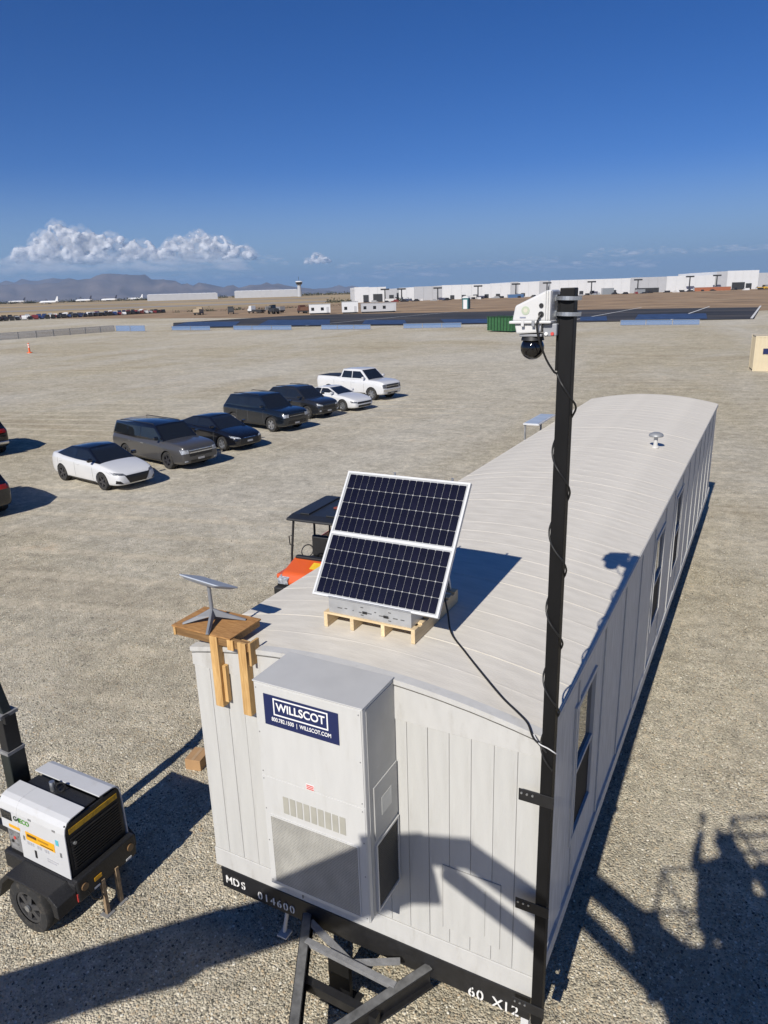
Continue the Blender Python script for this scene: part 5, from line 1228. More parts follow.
MB().lathe([(0, 0), (.40, 0), (.36, .10), (.13, .16), (.10, 1.35), (.06, 1.42), (0, 1.43)], 'z', 14).build('post', org, Cn, smooth=True)
for z in (.8, 1.1): MB().lathe([(.116, z), (.121, z), (.112, z+.14), (.107, z+.14)], 'z', 14).build('reflective_band', M_LETTER, Cn)

def mesh_screen(name, col, alpha):
    m, nt, p = new_mat(name); N = nt.nodes; L = nt.links
    p.inputs['Base Color'].default_value = (*col, 1); p.inputs['Roughness'].default_value = .8
    tr = N.new('ShaderNodeBsdfTransparent'); mx = N.new('ShaderNodeMixShader'); mx.inputs[0].default_value = alpha
    L.new(tr.outputs[0], mx.inputs[1]); L.new(p.outputs[0], mx.inputs[2]); L.new(mx.outputs[0], N['Material Output'].inputs['Surface'])
    return m
SCR_B = mesh_screen('blue_wind_screen', (.15, .25, .44), .55); SCR_G = mesh_screen('grey_wind_screen', (.40, .42, .46), .30)
def fence_panel(a, b, h, scr, label, group, proto=[None, None]):
    a, b = Vector(a), Vector(b); d = b - a; L = d.length; ang = math.atan2(d.y, d.x)
    F_ = empty('fence_panel', (a.x, a.y, 0), ang); tag(F_, label, 'fence panel', group)
    MB().box(.06, L-.06, -.012, .012, .10, h-.04).build('screen', scr, F_)
    fr = MB()
    fr.box(0, .05, -.025, .025, 0, h); fr.box(L-.05, L, -.025, .025, 0, h); fr.box(.05, L-.05, -.025, .025, h-.04, h); fr.box(.05, L-.05, -.025, .025, .06, .10)
    fr.build('frame', M_GREYST, F_)
    ft = MB(); ft.box(-.02, .07, -.45, .45, 0, .03); ft.build('foot', M_GREYST, F_)
def fence_run(pts, n, h, scr, label, group):
    a, b = Vector((*pts[0], 0)), Vector((*pts[1], 0))
    words = {2: ['left', 'right'], 3: ['left', 'middle', 'right']}.get(n, ['first', 'second', 'third', 'fourth', 'fifth', 'sixth', 'seventh'])
    for i in range(n): fence_panel(a + (b-a)*(i/n) , a + (b-a)*((i+1)/n - .01/n), h, scr, label % words[i], group)
fence_run(((-135.6, 90.9), (-137.2, 122.2)), 7, 1.45, SCR_G, '%s grey screened fence panel counted from the left edge', 'grey fence panels at far left')
fence_run(((-137.0, 122.4), (-126.9, 121.9)), 2, 1.4, SCR_B, '%s blue screened panel ending the grey fence run', 'blue panels ending the grey fence')
fence_run(((-122.1, 125.5), (-110.0, 125.0)), 2, .98, SCR_B, '%s blue barrier at the left corner of the dark lot', 'blue barriers, leftmost group')
fence_run(((-104.2, 126), (-87.7, 125)), 3, .98, SCR_B, '%s blue barrier in the second group from the left', 'blue barriers, second group')
fence_run(((-80.6, 125.5), (-69.1, 126)), 3, .98, SCR_B, '%s blue barrier in the group below the white site offices', 'blue barriers, third group')
fence_run(((-63, 128.5), (-51.5, 131)), 3, .98, SCR_B, '%s blue barrier in the group beside the green dumpster', 'blue barriers beside the dumpster')
fence_run(((-22.2, 135.8), (-8.7, 135.8)), 3, .98, SCR_B, '%s blue barrier in the group right of the black pole', 'blue barriers right of the pole')

# ------------------------------------------------------------------ warehouses
WA, WB_ = Vector((-280.4, 485.6, 0)), Vector((-5.5, 677.9, 0)); WD = (WB_ - WA).normalized(); WANG = math.atan2(WD.y, WD.x)
W_WHITE = mat('warehouse_white', (.62, .63, .64), .8, vary=.04, scale=.15); W_GREY = mat('warehouse_grey', (.42, .43, .45), .8, vary=.05, scale=.15); W_DARK = mat('dock_opening', (.035, .037, .04), .6)
def warehouse(s0, s1, depth, panels, doors, label, group=None):
    """panels: (from, to, height, grey?) along the front; doors: (centre, width, z0, z1)"""
    o = WA + WD * s0; gz = ground_z(o.x, o.y) - .3
    K = empty('warehouse', (o.x, o.y, gz), WANG); tag(K, label, 'warehouse', group)
    hmin = min(p[2] for p in panels)
    MB().box(.2, s1-s0-.2, .35, depth, 0, hmin-.8).build('building_core', W_GREY, K)
    for a, b, h, grey in panels:
        n = max(1, round((b - a) / 7.5)); w = (b - a) / n
        me = MB().box(.04, w-.04, 0, .32 if not grey else .34, 0, h).mesh('wall_panel')
        for i in range(n): put('wall_panel', me, W_GREY if grey else W_WHITE, K, (a - s0 + i*w, -.25 if grey else 0, 0))
        me = MB().box(0, .3, .35, depth, 0, h-.2).mesh('side_wall')
        put('side_wall', me, W_WHITE, K, (a - s0, 0, 0))
    MB().box(0, s1-s0, .4, depth, hmin-.79, hmin-.5).build('roof', W_WHITE, K)
    for c, w, z0, z1 in doors: MB().box(c-s0-w/2, c-s0+w/2, -.35, -.26, z0+.3, z1+.3).build('dock_door', W_DARK, K)
    return K
warehouse(0, 32, 40, [(0, 11, 11.6, 0), (11, 24, 11.3, 0), (24, 32, 9.8, 1)], [(8.5, 4, 0, 5.5), (17.5, 7, 0, 6), (28, 3.5, 0, 5)], 'white warehouse block with dark doors at the left end of the row')
warehouse(34, 151, 60, [(34, 45.5, 10.2, 0), (45.5, 67, 10.7, 1), (67, 121, 11.2, 0), (121, 127, 12.2, 1), (127, 144, 11.9, 0), (144, 151, 12.4, 1)], [(75+i*9, 3.2, 0, 3.4) for i in range(5)] + [(131, 3, 0, 3.4)], 'long white and grey warehouse left of the black pole')
warehouse(153, 289, 60, [(153, 218, 12.2, 0), (218, 248, 12.6, 1), (248, 289, 12.8, 0)], [(160+i*9, 3.2, 0, 3.4) for i in range(6)] + [(232, 20, 0, 4.2)], 'long white warehouse with wide dark opening right of the pole')
warehouse(290, 345, 60, [(290, 299, 14.8, 1), (299, 326, 15.2, 0), (326, 345, 13.0, 1)], [(309, 11, 0, 6), (318, 5, 0, 5)], 'tall white and grey warehouse at the right end of the row')
K2 = WA + WD * 333
for q in range(2): pass
def mast(s, h, i, wd):
    p = WA + WD * s + Vector((WD.y, -WD.x, 0)) * 9; gz = ground_z(p.x, p.y) - .1
    K = empty('floodlight_mast', (p.x, p.y, gz), WANG); tag(K, label_mast[i], 'floodlight mast', 'floodlight masts in front of the warehouses')
    MB().cyl((0,0,0), (0,0,h), .55, .45, n=8).build('pole', W_DARK, K)
    MB().box(-wd, wd, -.6, .6, h-.3, h+.8).build('lamp_crossbar', W_DARK, K)
    MB().box(-.7, .7, -.7, .7, 0, .6).build('footing', W_GREY, K)
label_mast = ['dark floodlight mast before the grey end of the leftmost warehouse', 'dark T shaped mast at the gap beside the leftmost warehouse', 'dark T shaped mast before the grey wall section', 'dark T shaped mast at the white wall halfway left of the pole', 'dark T shaped mast just left of the security camera', 'dark T shaped mast directly behind the security camera', 'first dark T shaped mast right of the black pole', 'dark T shaped mast left of the grey wide opening', 'second dark T shaped mast from the right end of the warehouses', 'rightmost dark T shaped mast before the tall warehouse']
for i, (s, h) in enumerate(((22, 9.0), (34.5, 8.9), (62, 8.8), (93, 9.3), (122.5, 9.9), (147, 10.0), (182.5, 9.8), (220, 10.2), (262.5, 11.3), (285, 11.5))): mast(s, h, i, 3.2)

# ------------------------------------------------------------------ far airfield
def at(az, r): x, y = r * math.cos(RAD(az)) + 0, r * math.sin(RAD(az)); return (x, y, ground_z(x, y))
def far_car_mesh(L, Wd, H, van=False):
    h = Wd / 2; bz, cz = .35, H*.55
    o = [(L/2, bz), (L/2, cz*.85), (L*.22, cz), (L*.08 if not van else L*.3, H), (-L*.30 if not van else -L*.48, H), (-L*.44, cz*1.05), (-L/2, cz), (-L/2, bz)]
    mb = MB().prism(o, 'y', -h, h)
    for x in (L*.3, -L*.3): mb.cyl((x, -h-.02, .33), (x, h+.02, .33), .33, n=10)
    return mb.mesh('far_car')
FC = [far_car_mesh(4.6, 1.8, 1.5), far_car_mesh(4.9, 1.9, 1.85, True), far_car_mesh(5.8, 2.0, 1.95)]
FM = [paint('far_white', (.66,.66,.66)), paint('far_black', (.02,.02,.022)), paint('far_silver', (.30,.31,.32)), paint('far_red', (.16,.03,.03)), paint('far_blue', (.03,.05,.13))]
rnd = random.Random(21)
def far_car(p, rz, label, group):
    ti = rnd.randrange(3); mi = rnd.choice([0,1,1,1,2,1,3,1,4,0])
    label = label % (('white', 'black', 'silver', 'dark red', 'blue')[mi] + ' ' + ('car', 'van', 'pickup')[ti])
    o = bpy.data.objects.new('parked_car', FC[ti]); COL.objects.link(o); o.location = p; o.rotation_euler = (0, 0, rz)
    setmat(o, FM[mi]); tag(o, label, 'car', group)
for row, (a0, r0, a1, r1, n) in enumerate(((151, 345, 134.5, 425, 46), (150, 372, 135, 450, 46), (150, 395, 136, 470, 40))):
    for i in range(n):
        t = i / (n-1); p = Vector(at(a0, r0)).lerp(Vector(at(a1, r1)), t); far_car((p.x, p.y, ground_z(p.x, p.y) + .12), RAD(140 + rnd.uniform(-6, 6)) - PI*.0, 'distant %s in the ' + ('nearer', 'farther', 'farthest')[row] + ' long row of cars at far left', 'far rows of parked cars')
# dark scrub and fence line behind the rows
def scrub(name, a0, r0, a1, r1, n, h, label):
    vs = []; fs = []; r_ = random.Random(5)
    for i in range(n):
        t = r_.random(); p = Vector(at(a0, r0)).lerp(Vector(at(a1, r1)), t); g = ground_z(p.x, p.y); R = h * r_.uniform(.4, 1)
        for _ in range(18):
            c = Vector((p.x + r_.gauss(0, R), p.y + r_.gauss(0, R), g + abs(r_.gauss(.4, .35)) * R)); s = R * r_.uniform(.25, .5); b = len(vs)
            for _k in range(3): vs.append(tuple(c + Vector((r_.uniform(-s, s), r_.uniform(-s, s), r_.uniform(-s, s)))))
            fs.append((b, b+1, b+2))
    me = bpy.data.meshes.new(name); me.from_pydata(vs, [], fs)
    tag(put(name, me, mat('scrub_green', (.055, .060, .035), .9, vary=.4, scale=.2)), label, 'scrub', kind='stuff')
scrub('roadside_scrub', 152, 410, 120, 450, 170, 1.5, 'dark scrub along the far edge of the car rows')
scrub('horizon_scrub', 152, 1750, 117, 1500, 520, 5.5, 'thin dark line of scrub on the horizon')
scrub('warehouse_scrub', 122, 600, 116, 560, 60, 3, 'dark bushes left of the warehouses')

def build_plane(az, r, rz, label, tail):
    p = at(az, r); A = empty('airliner', p, RAD(rz)); tag(A, label, 'airliner', 'parked airliners')
    st = [(-19, 3.9, .25), (-17, 3.9, .9), (-12, 3.6, 1.7), (-6, 3.5, 1.9), (8, 3.5, 1.9), (14, 3.45, 1.75), (17, 3.2, 1.1), (18.6, 3.0, .3)]
    vs = []; fs = []; n = 14
    for x, z, q in st: vs += [(x, q*math.cos(2*PI*k/n), z + q*math.sin(2*PI*k/n)) for k in range(n)]
    for i in range(len(st)-1):
        for k in range(n): fs.append((i*n+k, i*n+(k+1)%n, (i+1)*n+(k+1)%n, (i+1)*n+k))
    fs += [tuple(range(n)), tuple((len(st)-1)*n+k for k in range(n))]
    MB().add(vs, fs).build('fuselage', W_WHITE, A, smooth=True)
    def wing(nm, pts, t, m, vert=False): 
        (MB().prism(pts, 'y', -t, t) if vert else MB().prism(pts, 'z', pts_z - t, pts_z + t)).build(nm, m, A)
    pts_z = 2.7
    for s in (-1, 1): wing('wing', [(4, s*1.5), (-1, s*16.5), (-2.6, s*16.5), (-2.5, s*1.5)], .25, W_WHITE)
    pts_z = 4.4
    for s in (-1, 1): wing('tailplane', [(-14.5, s*.6), (-17.6, s*6), (-18.8, s*6), (-17.6, s*.6)], .15, W_WHITE)
    wing('tail_fin', [(-12.8, 5.2), (-17.2, 11.5), (-19.4, 11.5), (-17.8, 4.6)], .22, tail, True)
    for s in (-1, 1): MB().cyl((4.2, s*5.6, 1.9), (.6, s*5.6, 2.0), .95, .7, n=12).build('engine', W_GREY, A)
    for x, y in ((14, 0), (-1.5, 2.2), (-1.5, -2.2)): MB().box(x-.4, x+.4, y-.3, y+.3, 0, 2.2).build('landing_gear', W_DARK, A)
DKT = mat('dark_tail_paint', (.03, .035, .06), .5)
build_plane(142.0, 1300, 190, 'white airliner with white tail before the mountains', W_WHITE)
build_plane(139.7, 1560, 192, 'white airliner with dark tail right of the white tailed one', DKT)
build_plane(138.0, 1520, 190, 'white airliner with dark tail nearest the long white hangars', DKT)
build_plane(136.2, 1600, 190, 'small white airliner just left of the long hangars', W_WHITE)
build_plane(144.0, 1800, 215, 'distant dark tailed airliner at the far left', DKT)
def hangar(az0, az1, r, h, n, label):
    a, b = Vector(at(az0, r)), Vector(at(az1, r)); d = b - a; K = empty('hangar', (a.x, a.y, a.z - .2), math.atan2(d.y, d.x)); tag(K, label, 'hangar'); L = d.length; w = L / n
    MB().box(0, L, -40, -.4, 0, h-1).build('building_core', W_GREY, K)
    me = MB().box(.2, w-.25, -.4, 0, 0, h).mesh('wall_panel')
    for i in range(n): put('wall_panel', me, W_WHITE, K, (i*w, 0, 0))
    for i in range(0, n, 3): MB().box(i*w + w*.2, i*w + w*.75, 0.01, .3, 0, h*.6).build('hangar_door', W_DARK, K)
hangar(135.3, 130.4, 1350, 11, 14, 'long white hangar left of the distant control tower')
hangar(129.0, 124.4, 1400, 13, 14, 'second long white hangar, nearer the control tower')
def tower():
    p = at(124.2, 1300); K = empty('control_tower', p); tag(K, 'pale airport control tower on the horizon', 'control tower')
    MB().lathe([(0,0), (4,0), (3,18), (3.4,20), (0,20)], 'z', 10).build('shaft', W_GREY, K); MB().lathe([(0,20.1), (5,20.1), (6,24), (0,24)], 'z', 10).build('cab', M_GLASS, K); MB().lathe([(0,24.1), (6.4,24.1), (5,25.5), (0,26)], 'z', 10).build('roof', W_WHITE, K)
    MB().cyl((0,0,26), (0,0,33), .3, n=6).build('antenna', W_DARK, K)
tower()
# site trailers, toilets, trucks and machines in the middle distance
def site_box(p, rz, L, Wd, H, m, label, cat='site office'):
    K = empty('site_office', (p[0], p[1], ground_z(*p[:2]) + .1), rz); tag(K, label, cat)
    MB().box(0, L, 0, Wd, .5, H).build('wall', m, K, bevel=.05); MB().box(-.1, L+.1, -.1, Wd+.1, H+.01, H+.15).build('roof', W_GREY, K)
    for i in range(max(1, int(L // 4))): MB().box(.8 + i*3.6, 1.9 + i*3.6, -.05, -.01, 1.4, 2.5).build('window', M_GLASS, K)
    MB().box(L-1.5, L-.6, -.05, -.01, .6, 2.6).build('door', W_GREY, K)
    MB().box(.3, L-.3, .3, Wd-.3, 0, .49).build('skid', W_DARK, K)
site_box((-152, 229), RAD(33), 8, 3, 3.6, W_WHITE, 'white site office left of the grey one across the lot')
site_box((-140, 233), RAD(33), 6, 3, 4.2, W_WHITE, 'taller white site cabin next to the grey site office')
site_box((-133.5, 236), RAD(33), 13, 3.2, 3.4, W_GREY, 'grey site office with windows beyond the dark lot')
TO = empty('portable_toilet', (-104.5, 268, .1)); tag(TO, 'teal portable toilet standing on the dark lot', 'portable toilet')
teal = mat('toilet_teal', (.03, .16, .17), .5); MB().box(-1.2, 1.2, -1.2, 1.2, 0, 4.2).build('cabin', teal, TO, bevel=.1); MB().prism([(-1.35, 4.21), (1.35, 4.21), (0.9, 4.8), (-.9, 4.8)], 'y', -1.35, 1.35).build('roof', W_WHITE, TO); MB().box(-.8, .8, -1.3, -1.21, .2, 3.6).build('door', W_WHITE, TO)
def truck(p, rz, label, cab_m, load_m, flat=False):
    K = empty('lorry', (p[0], p[1], ground_z(*p) + .1), rz); tag(K, label, 'truck')
    MB().box(-1.3, 1.3, -6.5, 3.2, .75, 1.1).build('chassis', W_DARK, K)
    MB().prism([(3.3, .7), (3.3, 1.9), (2.6, 2.1), (2.2, 3.2), (.6, 3.3), (.6, .7)], 'x', -1.25, 1.25).build('cab', cab_m, K, bevel=.08)
    MB().box(-1.1, 1.1, 2.32, 2.50, 2.15, 2.95).build('windscreen', M_GLASS, K)
    MB().prism([(.3, 1.15), (.3, 2.4), (-6.4, 2.7), (-6.6, 1.15)] if not flat else [(.3, 1.15), (.3, 1.6), (-6.5, 1.6), (-6.5, 1.15)], 'x', -1.3, 1.3).build('load_body', load_m, K, bevel=.05)
    tm = tyre_mesh(.52, .35, 14)
    for y in (2.3, -3.6, -5.0):
        for s in (-1, 1):
            w = empty('wheel', (s*1.12, y, .52), PI/2); w.parent = K; put('tyre', tm, M_RUB, w)
truck((-213, 258), RAD(40), 'dark dump truck at the left of the truck group', W_DARK, W_DARK)
truck((-203, 262), RAD(75), 'white truck in the middle of the truck group', W_WHITE, W_DARK, True)
truck((-195, 266), RAD(70), 'black truck at the right of the truck group', W_DARK, M_GREYST)
truck((-168, 249), RAD(60), 'brown truck left of the white site offices', mat('brown_truck', (.10, .045, .03), .5), mat('brown_load', (.14, .07, .04), .7))
truck((-226, 252), RAD(30), 'tan truck far left of the truck group', mat('tan_truck', (.34, .27, .18), .6), mat('tan_truck', (.34, .27, .18), .6))
def loader(p, rz, label, m, arm=1.0):
    K = empty('wheel_loader', (p[0], p[1], ground_z(*p) + .1), rz); tag(K, label, 'loader')
    MB().prism([(-3.4, .9), (-3.4, 2.2), (-1.2, 2.4), (1.4, 1.7), (1.8, .9)], 'x', -1.2, 1.2).build('body', m, K, bevel=.1)
    MB().prism([(-1.3, 2.3), (-1.2, 3.6), (.4, 3.6), (.7, 2.0)], 'x', -.8, .8).build('cab', M_GLASS, K, bevel=.06); MB().box(-.9, .9, -1.4, .5, 3.61, 3.72).build('cab_roof', m, K)
    MB().bar((0, 1.0, 1.9), (0, 4.0, .9 + arm), .9, .4).build('lift_arm', m, K)
    MB().prism([(3.9, .2 + arm), (3.9, 1.5 + arm), (4.3, 1.6 + arm), (5.2, .2 + arm)], 'x', -1.5, 1.5).build('bucket', M_GREYST, K)
    tm = tyre_mesh(.85, .6, 16)
    for y in (-2.3, 1.6):
        for s in (-1, 1): w = empty('wheel', (s*1.15, y, .85), PI/2); w.parent = K; put('tyre', tm, M_RUB, w)
loader((-181, 246), RAD(60), 'black wheel loader right of the truck group', W_DARK, 1.5)
yel = mat('machine_yellow', (.55, .32, .02), .5)
pp = WA + WD * 304 + Vector((WD.y, -WD.x, 0)) * 40; loader((pp.x, pp.y), RAD(80), 'yellow wheel loader before the tall right warehouse', yel)
pp = WA + WD * 318 + Vector((WD.y, -WD.x, 0)) * 30; loader((pp.x, pp.y), RAD(120), 'second yellow loader nearer the right edge', yel, 2.0)
lg = MB().box(-.5, .5, -.5, .5, 0, 1.8)
# vehicles and boxes lined up along the foot of the warehouses
for i in range(46):
    s = 6 + i * 6.9 + rnd.uniform(-2, 2); q = WA + WD * s + Vector((WD.y, -WD.x, 0)) * rnd.uniform(14, 44)
    far_car((q.x, q.y, ground_z(q.x, q.y) + .02), WANG + rnd.choice([0, PI/2, PI]) + rnd.uniform(-.2, .2), 'tiny distant %s parked at the foot of the warehouses', 'vehicles along the warehouses')
cm_ = [mat('site_container_blue', (.06,.13,.26), .6), mat('site_container_white', (.62,.62,.60), .6), mat('site_container_grey', (.22,.24,.26), .6), mat('site_container_rust', (.34,.12,.06), .7)]
cl_ = ['small blue container left of the security camera by the warehouse', 'pale container at the leftmost warehouse', 'grey container stack right of the pole by the warehouse', 'rust coloured container before the right white wall', 'white container at the foot of the long white wall', 'grey container left of the wide dark opening']
for lab, s, dd, L_, H_, mi in ((cl_[0], 112, 24, 12, 2.8, 0), (cl_[1], 20, 26, 8, 2.6, 1), (cl_[2], 186, 22, 9, 5.0, 2), (cl_[3], 262, 18, 30, 3.2, 3), (cl_[4], 80, 20, 9, 2.8, 1), (cl_[5], 214, 20, 7, 3.2, 2)):
    q = WA + WD * s + Vector((WD.y, -WD.x, 0)) * dd; K = empty('site_container', (q.x, q.y, ground_z(q.x, q.y)), WANG); tag(K, lab, 'container')
    MB().box(0, L_, 0, 2.5, 0, H_).build('box', cm_[mi], K, bevel=.05); MB().box(-.05, .0, .1, 2.4, .1, H_-.1).build('end_door', W_GREY, K); MB().box(-.04, L_+.04, -.04, 2.54, H_+.002, H_+.1).build('lid', W_GREY, K)

# ------------------------------------------------------------------ the boom lift that carries the photographer (out of the picture, its shadow is in it)
def build_lift():
    e1 = Vector((1, .0151, 0)).normalized(); e2 = Vector((-.009, .6055, .7958)); d = SUN_DIR
    def P(u, w, s): return CAM + e1*u + e2*w + d*s
    lw = mat('lift_paint', (.45, .20, .04), .5); gr = mat('lift_grey', (.20, .20, .21), .5)
    base = P(-9.2, -5.35, 2.0); Bz = Vector((base.x, base.y, 0))
    L = empty('boom_lift', Bz); tag(L, 'boom lift carrying the photographer, seen only as a shadow', 'boom lift')
    q = lambda v: v - Bz
    MB().box(-1.2, 1.2, -1.6, 1.6, .55, 1.05).build('chassis', gr, L, bevel=.05)
    tm, rm = tyre_mesh(.48, .36), rim_mesh(.28, .34)
    for x in (-1.15, 1.15):
        for y in (-1.2, 1.2):
            w = empty('wheel', (x, y, .48), PI/2); w.parent = L; put('tyre', tm, M_RUB, w); put('rim', rm, gr, w)
    MB().box(-1.3, .5, -.9, .9, 1.06, 1.75).build('turntable', lw, L, bevel=.08)
    kn = P(-2.25, -1.06, .05); root = P(-9.0, -5.42, 1.9)
    MB().bar(q(root), q(P(-4.7, -2.61, .72)), .44, .44).build('boom', lw, L, bevel=.02)
    MB().bar(q(P(-4.72, -2.62, .72)), q(kn), .40, .40).build('boom_extension', lw, L, bevel=.02)
    MB().bar(q(P(-5.25, -3.05, .8)), q(P(-4.72, -2.76, .7)), .40, .28).build('cable_carrier', gr, L)
    MB().bar(q(P(-6.6, -4.15, 1.3)), q(P(-5.1, -3.12, .9)), .12, .10).build('boom_cylinder', gr, L)
    MB().bar(q(P(-2.48, -1.16, .07)), q(P(-2.14, -1.05, .05)), .42, .48).build('boom_knuckle', gr, L, bevel=.02)
    MB().bar(q(P(-2.2, -.90, .04)), q(P(-1.74, -.80, .02)), .22, .17).build('jib_link', gr, L)
    j0, j1 = P(-1.86, -.80, .03), P(-.05, -1.42, .45)
    MB().bar(q(j0), q(j1), .20, .18).build('jib_arm', lw, L, bevel=.01)
    k0, k1 = P(-2.02, -1.02, .08), P(-.30, -1.70, .60)
    MB().bar(q(k0), q(k1), .12, .13).build('jib_rod', gr, L)
    MB().bar(q(P(-1.25, -1.30, .3)), q(P(-.42, -1.70, .6)), .06, .06).build('jib_rod', gr, L)
    MB().bar(q(P(-.5, -1.2, .38)), q(P(-.12, -1.75, .6)), .24, .30).build('platform_bracket', gr, L)
    # platform under and behind the camera
    c = CAM + Vector((.36, -.52, -1.60)); yaw = .4848
    def W_(x, y, z): v = Matrix.Rotation(yaw, 3, 'Z') @ Vector((x, y, z)); return q(c + v)
    x0, x1, y0, y1 = -.62, .95, -.45, .36
    M = Matrix.Translation(q(c)) @ Matrix.Rotation(yaw, 4, 'Z')
    MB().box(x0, x1, y0, y1, -.05, 0, M).build('platform_floor', gr, L)
    r = MB()
    for z in (.55, 1.08):
        pts = [W_(x0, y0, z), W_(x1, y0, z), W_(x1, y1, z), W_(x0, y1, z), W_(x0, y0, z)]
        for a, b in zip(pts, pts[1:]): r.tube([a, b], .019, 8)
    ex0, ex1, ey1 = .62, 1.45, 1.22
    for z in (.55, .80, 1.08):
        pts = [W_(ex0, y1, z), W_(ex0, ey1, z), W_(ex1, ey1, z), W_(ex1, y1, z)]
        for a, b in zip(pts, pts[1:]): r.tube([a, b], .022, 8)
    for x, y in ((ex0, ey1), (ex1, ey1), (ex1, y1)): r.tube([W_(x, y, 0), W_(x, y, 1.08)], .022, 8)
    MB().box(ex0, ex1, y1+.002, ey1, -.05, 0, M).build('platform_floor', gr, L)
    for x in (x0, (x0+x1)/2, x1):
        for y in (y0, y1): r.tube([W_(x, y, 0), W_(x, y, 1.08)], .019, 8)
    r.build('guard_rail', gr, L)
    for a_ in ((x0, x1, y0-.012, y0+.004, 0, .16), (x0, x1, y1-.004, y1+.012, 0, .16), (x0-.012, x0+.004, y0, y1, 0, .16), (x1-.004, x1+.012, y0, y1, 0, .16)): MB().box(*a_, M).build('toe_board', gr, L)
    MB().box(-.12, .55, y0+.02, y0+.22, .05, .85, M).build('shadow_filler_box', gr, L, bevel=.02)  # unseen box, added behind the person to thicken the cast shadow
    MB().box(x1-.45, x1-.05, y1-.30, y1+.02, .92, 1.15, M).build('control_box', M_DKPLAST, L, bevel=.02)
    return c, yaw
PLAT, PYAW = build_lift()

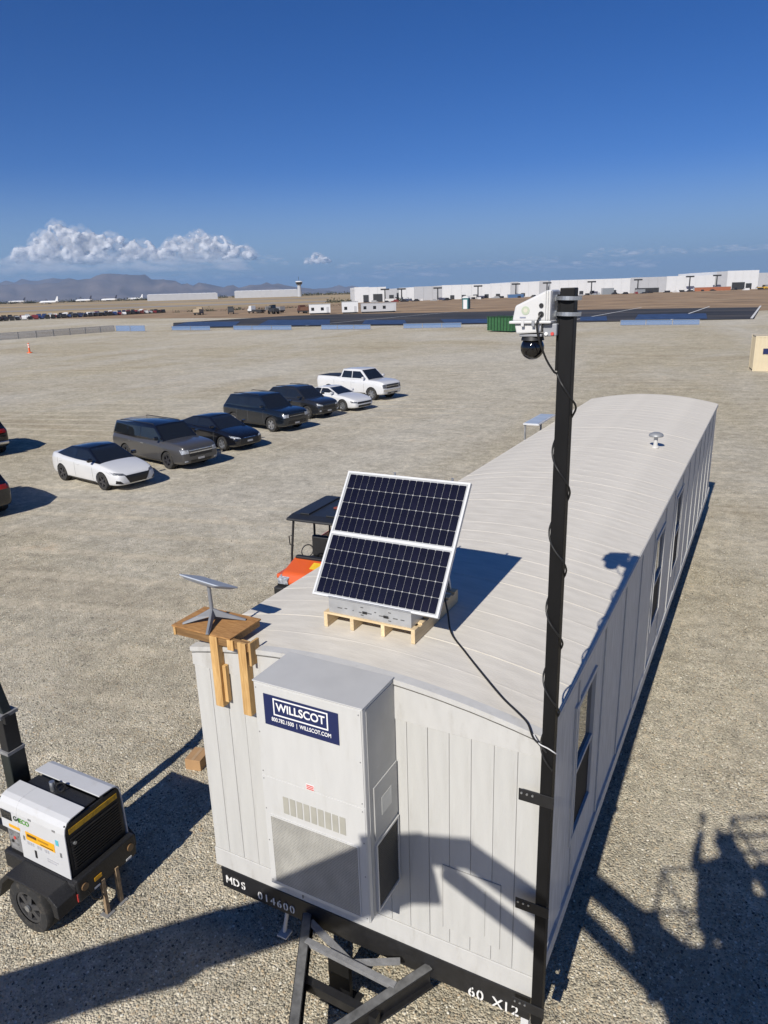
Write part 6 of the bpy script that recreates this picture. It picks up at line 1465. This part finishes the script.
def build_person():
    """photographer standing on the platform, arms raised to hold the phone: one skinned body"""
    # local: x right, y forward, z up, feet at 0
    H = empty('person', PLAT + Matrix.Rotation(PYAW, 3, 'Z') @ Vector((-.02, .02, 0)), PYAW)
    tag(H, 'person in dark work clothes and hard hat photographing from the boom lift platform', 'person')
    J = {'pel': (0,-.02,.93), 'sp': (0,-.02,1.12), 'ch': (0,0,1.32), 'nk': (0,.0,1.46), 'hb': (0,.03,1.54), 'hd': (0,.05,1.64), 'ht': (0,.04,1.73),
         'lhp': (-.10,-.02,.90), 'lkn': (-.12,.03,.49), 'lan': (-.13,-.02,.09), 'lto': (-.16,.14,.035), 'rhp': (.10,-.02,.90), 'rkn': (.12,.03,.49), 'ran': (.13,-.02,.09), 'rto': (.16,.14,.035),
         'lsh': (-.19,.0,1.40), 'lel': (-.30,.16,1.24), 'lwr': (-.20,.34,1.47), 'lpa': (-.155,.38,1.54), 'rsh': (.19,.0,1.40), 'rel': (.30,.16,1.24), 'rwr': (.11,.35,1.47), 'rpa': (.06,.385,1.54)}
    RR = {'pel': .185, 'sp': .185, 'ch': .20, 'nk': .06, 'hb': .075, 'hd': .10, 'ht': .085, 'lhp': .10, 'lkn': .065, 'lan': .045, 'lto': .04, 'rhp': .10, 'rkn': .065, 'ran': .045, 'rto': .04,
          'lsh': .085, 'lel': .065, 'lwr': .042, 'lpa': .036, 'rsh': .085, 'rel': .065, 'rwr': .042, 'rpa': .036}
    E_ = [('pel','sp'),('sp','ch'),('ch','nk'),('nk','hb'),('hb','hd'),('hd','ht'),('pel','lhp'),('lhp','lkn'),('lkn','lan'),('lan','lto'),('pel','rhp'),('rhp','rkn'),('rkn','ran'),('ran','rto'),('ch','lsh'),('lsh','lel'),('lel','lwr'),('lwr','lpa'),('ch','rsh'),('rsh','rel'),('rel','rwr'),('rwr','rpa')]
    # five fingers per hand, curled round the phone
    for s, pa in ((-1, 'lpa'), (1, 'rpa')):
        b = Vector(J[pa])
        for k in range(4):
            f0 = b + Vector((s*.006, .012, .030 - k*.020)); f1 = f0 + Vector((s*.022 - .0, .040, .012)); f2 = f1 + Vector((-s*.030, .018, .006)) 
            J[f'{pa}f{k}a'], J[f'{pa}f{k}b'] = tuple(f1), tuple(f2); RR[f'{pa}f{k}a'] = .010; RR[f'{pa}f{k}b'] = .0085
            E_ += [(pa, f'{pa}f{k}a'), (f'{pa}f{k}a', f'{pa}f{k}b')]
        t1 = b + Vector((-s*.030, -.004, .015)); t2 = t1 + Vector((-s*.030, .006, .020)); J[pa+'t1'], J[pa+'t2'] = tuple(t1), tuple(t2); RR[pa+'t1'] = .012; RR[pa+'t2'] = .0095
        E_ += [(pa, pa+'t1'), (pa+'t1', pa+'t2')]
    names = list(J); me = bpy.data.meshes.new('body'); me.from_pydata([J[k] for k in names], [(names.index(a), names.index(b)) for a, b in E_], [])
    tmp = bpy.data.objects.new('tmp', me); COL.objects.link(tmp)
    tmp.modifiers.new('skin', 'SKIN'); 
    for i, k in enumerate(names):
        me.skin_vertices[0].data[i].radius = (RR[k]*(1.45 if k in ('pel', 'sp', 'ch') else 1.25), RR[k]*1.05); me.skin_vertices[0].data[i].use_root = (k == 'pel')
    ss = tmp.modifiers.new('s', 'SUBSURF'); ss.levels = 2; ss.render_levels = 2
    m2 = bake(tmp, 'body'); bpy.data.objects.remove(tmp); m2.materials.clear(); shade(m2, 180)
    m2.materials.append(mat('work_clothes', (.03, .035, .05), .9)); m2.materials.append(mat('skin', (.42, .24, .16), .6)); m2.materials.append(mat('boot_leather', (.05, .03, .02), .7))
    for p in m2.polygons:
        z = p.center.z; y = p.center.y
        if z > 1.49 or (y > .335 and z > 1.40): p.material_index = 1
        if z < .14: p.material_index = 2
    put('body', m2, None, H)
    jk = []
    for z_, rx_, ry_ in ((.62, .27, .18), (.85, .31, .20), (1.05, .33, .21), (1.25, .345, .21), (1.38, .33, .17), (1.46, .15, .12)): jk += [(rx_*math.cos(2*PI*k/20), ry_*math.sin(2*PI*k/20), z_) for k in range(20)]
    MB().add(jk, [(i*20+k, i*20+(k+1)%20, (i+1)*20+(k+1)%20, (i+1)*20+k) for i in range(5) for k in range(20)]).build('work_jacket', mat('jacket_cloth', (.05, .055, .06), .9), H, smooth=True)
    skin = MATS['skin']
    MB().prism([(.135, 1.62), (.175, 1.585), (.135, 1.575)], 'x', -.014, .014).build('nose', skin, H, bevel=.005)
    for s in (-1, 1):
        MB().lathe([(0, -.012), (.012, 0), (0, .012)], 'y', 10).build('eye', mat('eye_dark', (.02,.015,.01), .2), H, (s*.034, .137, 1.632), smooth=True)
        MB().lathe([(0, -.008), (.028, -.004), (.03, .006), (0, .01)], 'x', 12).build('ear', skin, H, (s*.102, .04, 1.62), smooth=True)
    MB().box(-.026, .026, .132, .142, 1.545, 1.553).build('mouth', mat('lips', (.35,.14,.11), .6), H, bevel=.003)
    MB().lathe([(.148, 1.665), (.150, 1.672), (.118, 1.685), (.112, 1.74), (.085, 1.785), (.04, 1.805), (0, 1.81)], 'z', 20).build('hard_hat', M_WPLAST, H, (0, .045, 0), smooth=True)
    # the phone, just behind the viewpoint
    ph = Matrix.Rotation(PYAW, 3, 'Z')
    fw = cam.matrix_basis.to_3x3() @ Vector((0, 0, -1))
    o = MB().box(-.038, .038, -.080, .080, -.0045, .0045).build('phone', M_DKPLAST, None, CAM - fw*.02 - Vector((0,0,.0)), cam.rotation_euler, bevel=.003)
    tag(o, 'black phone held up by the photographer', 'phone')
build_person()
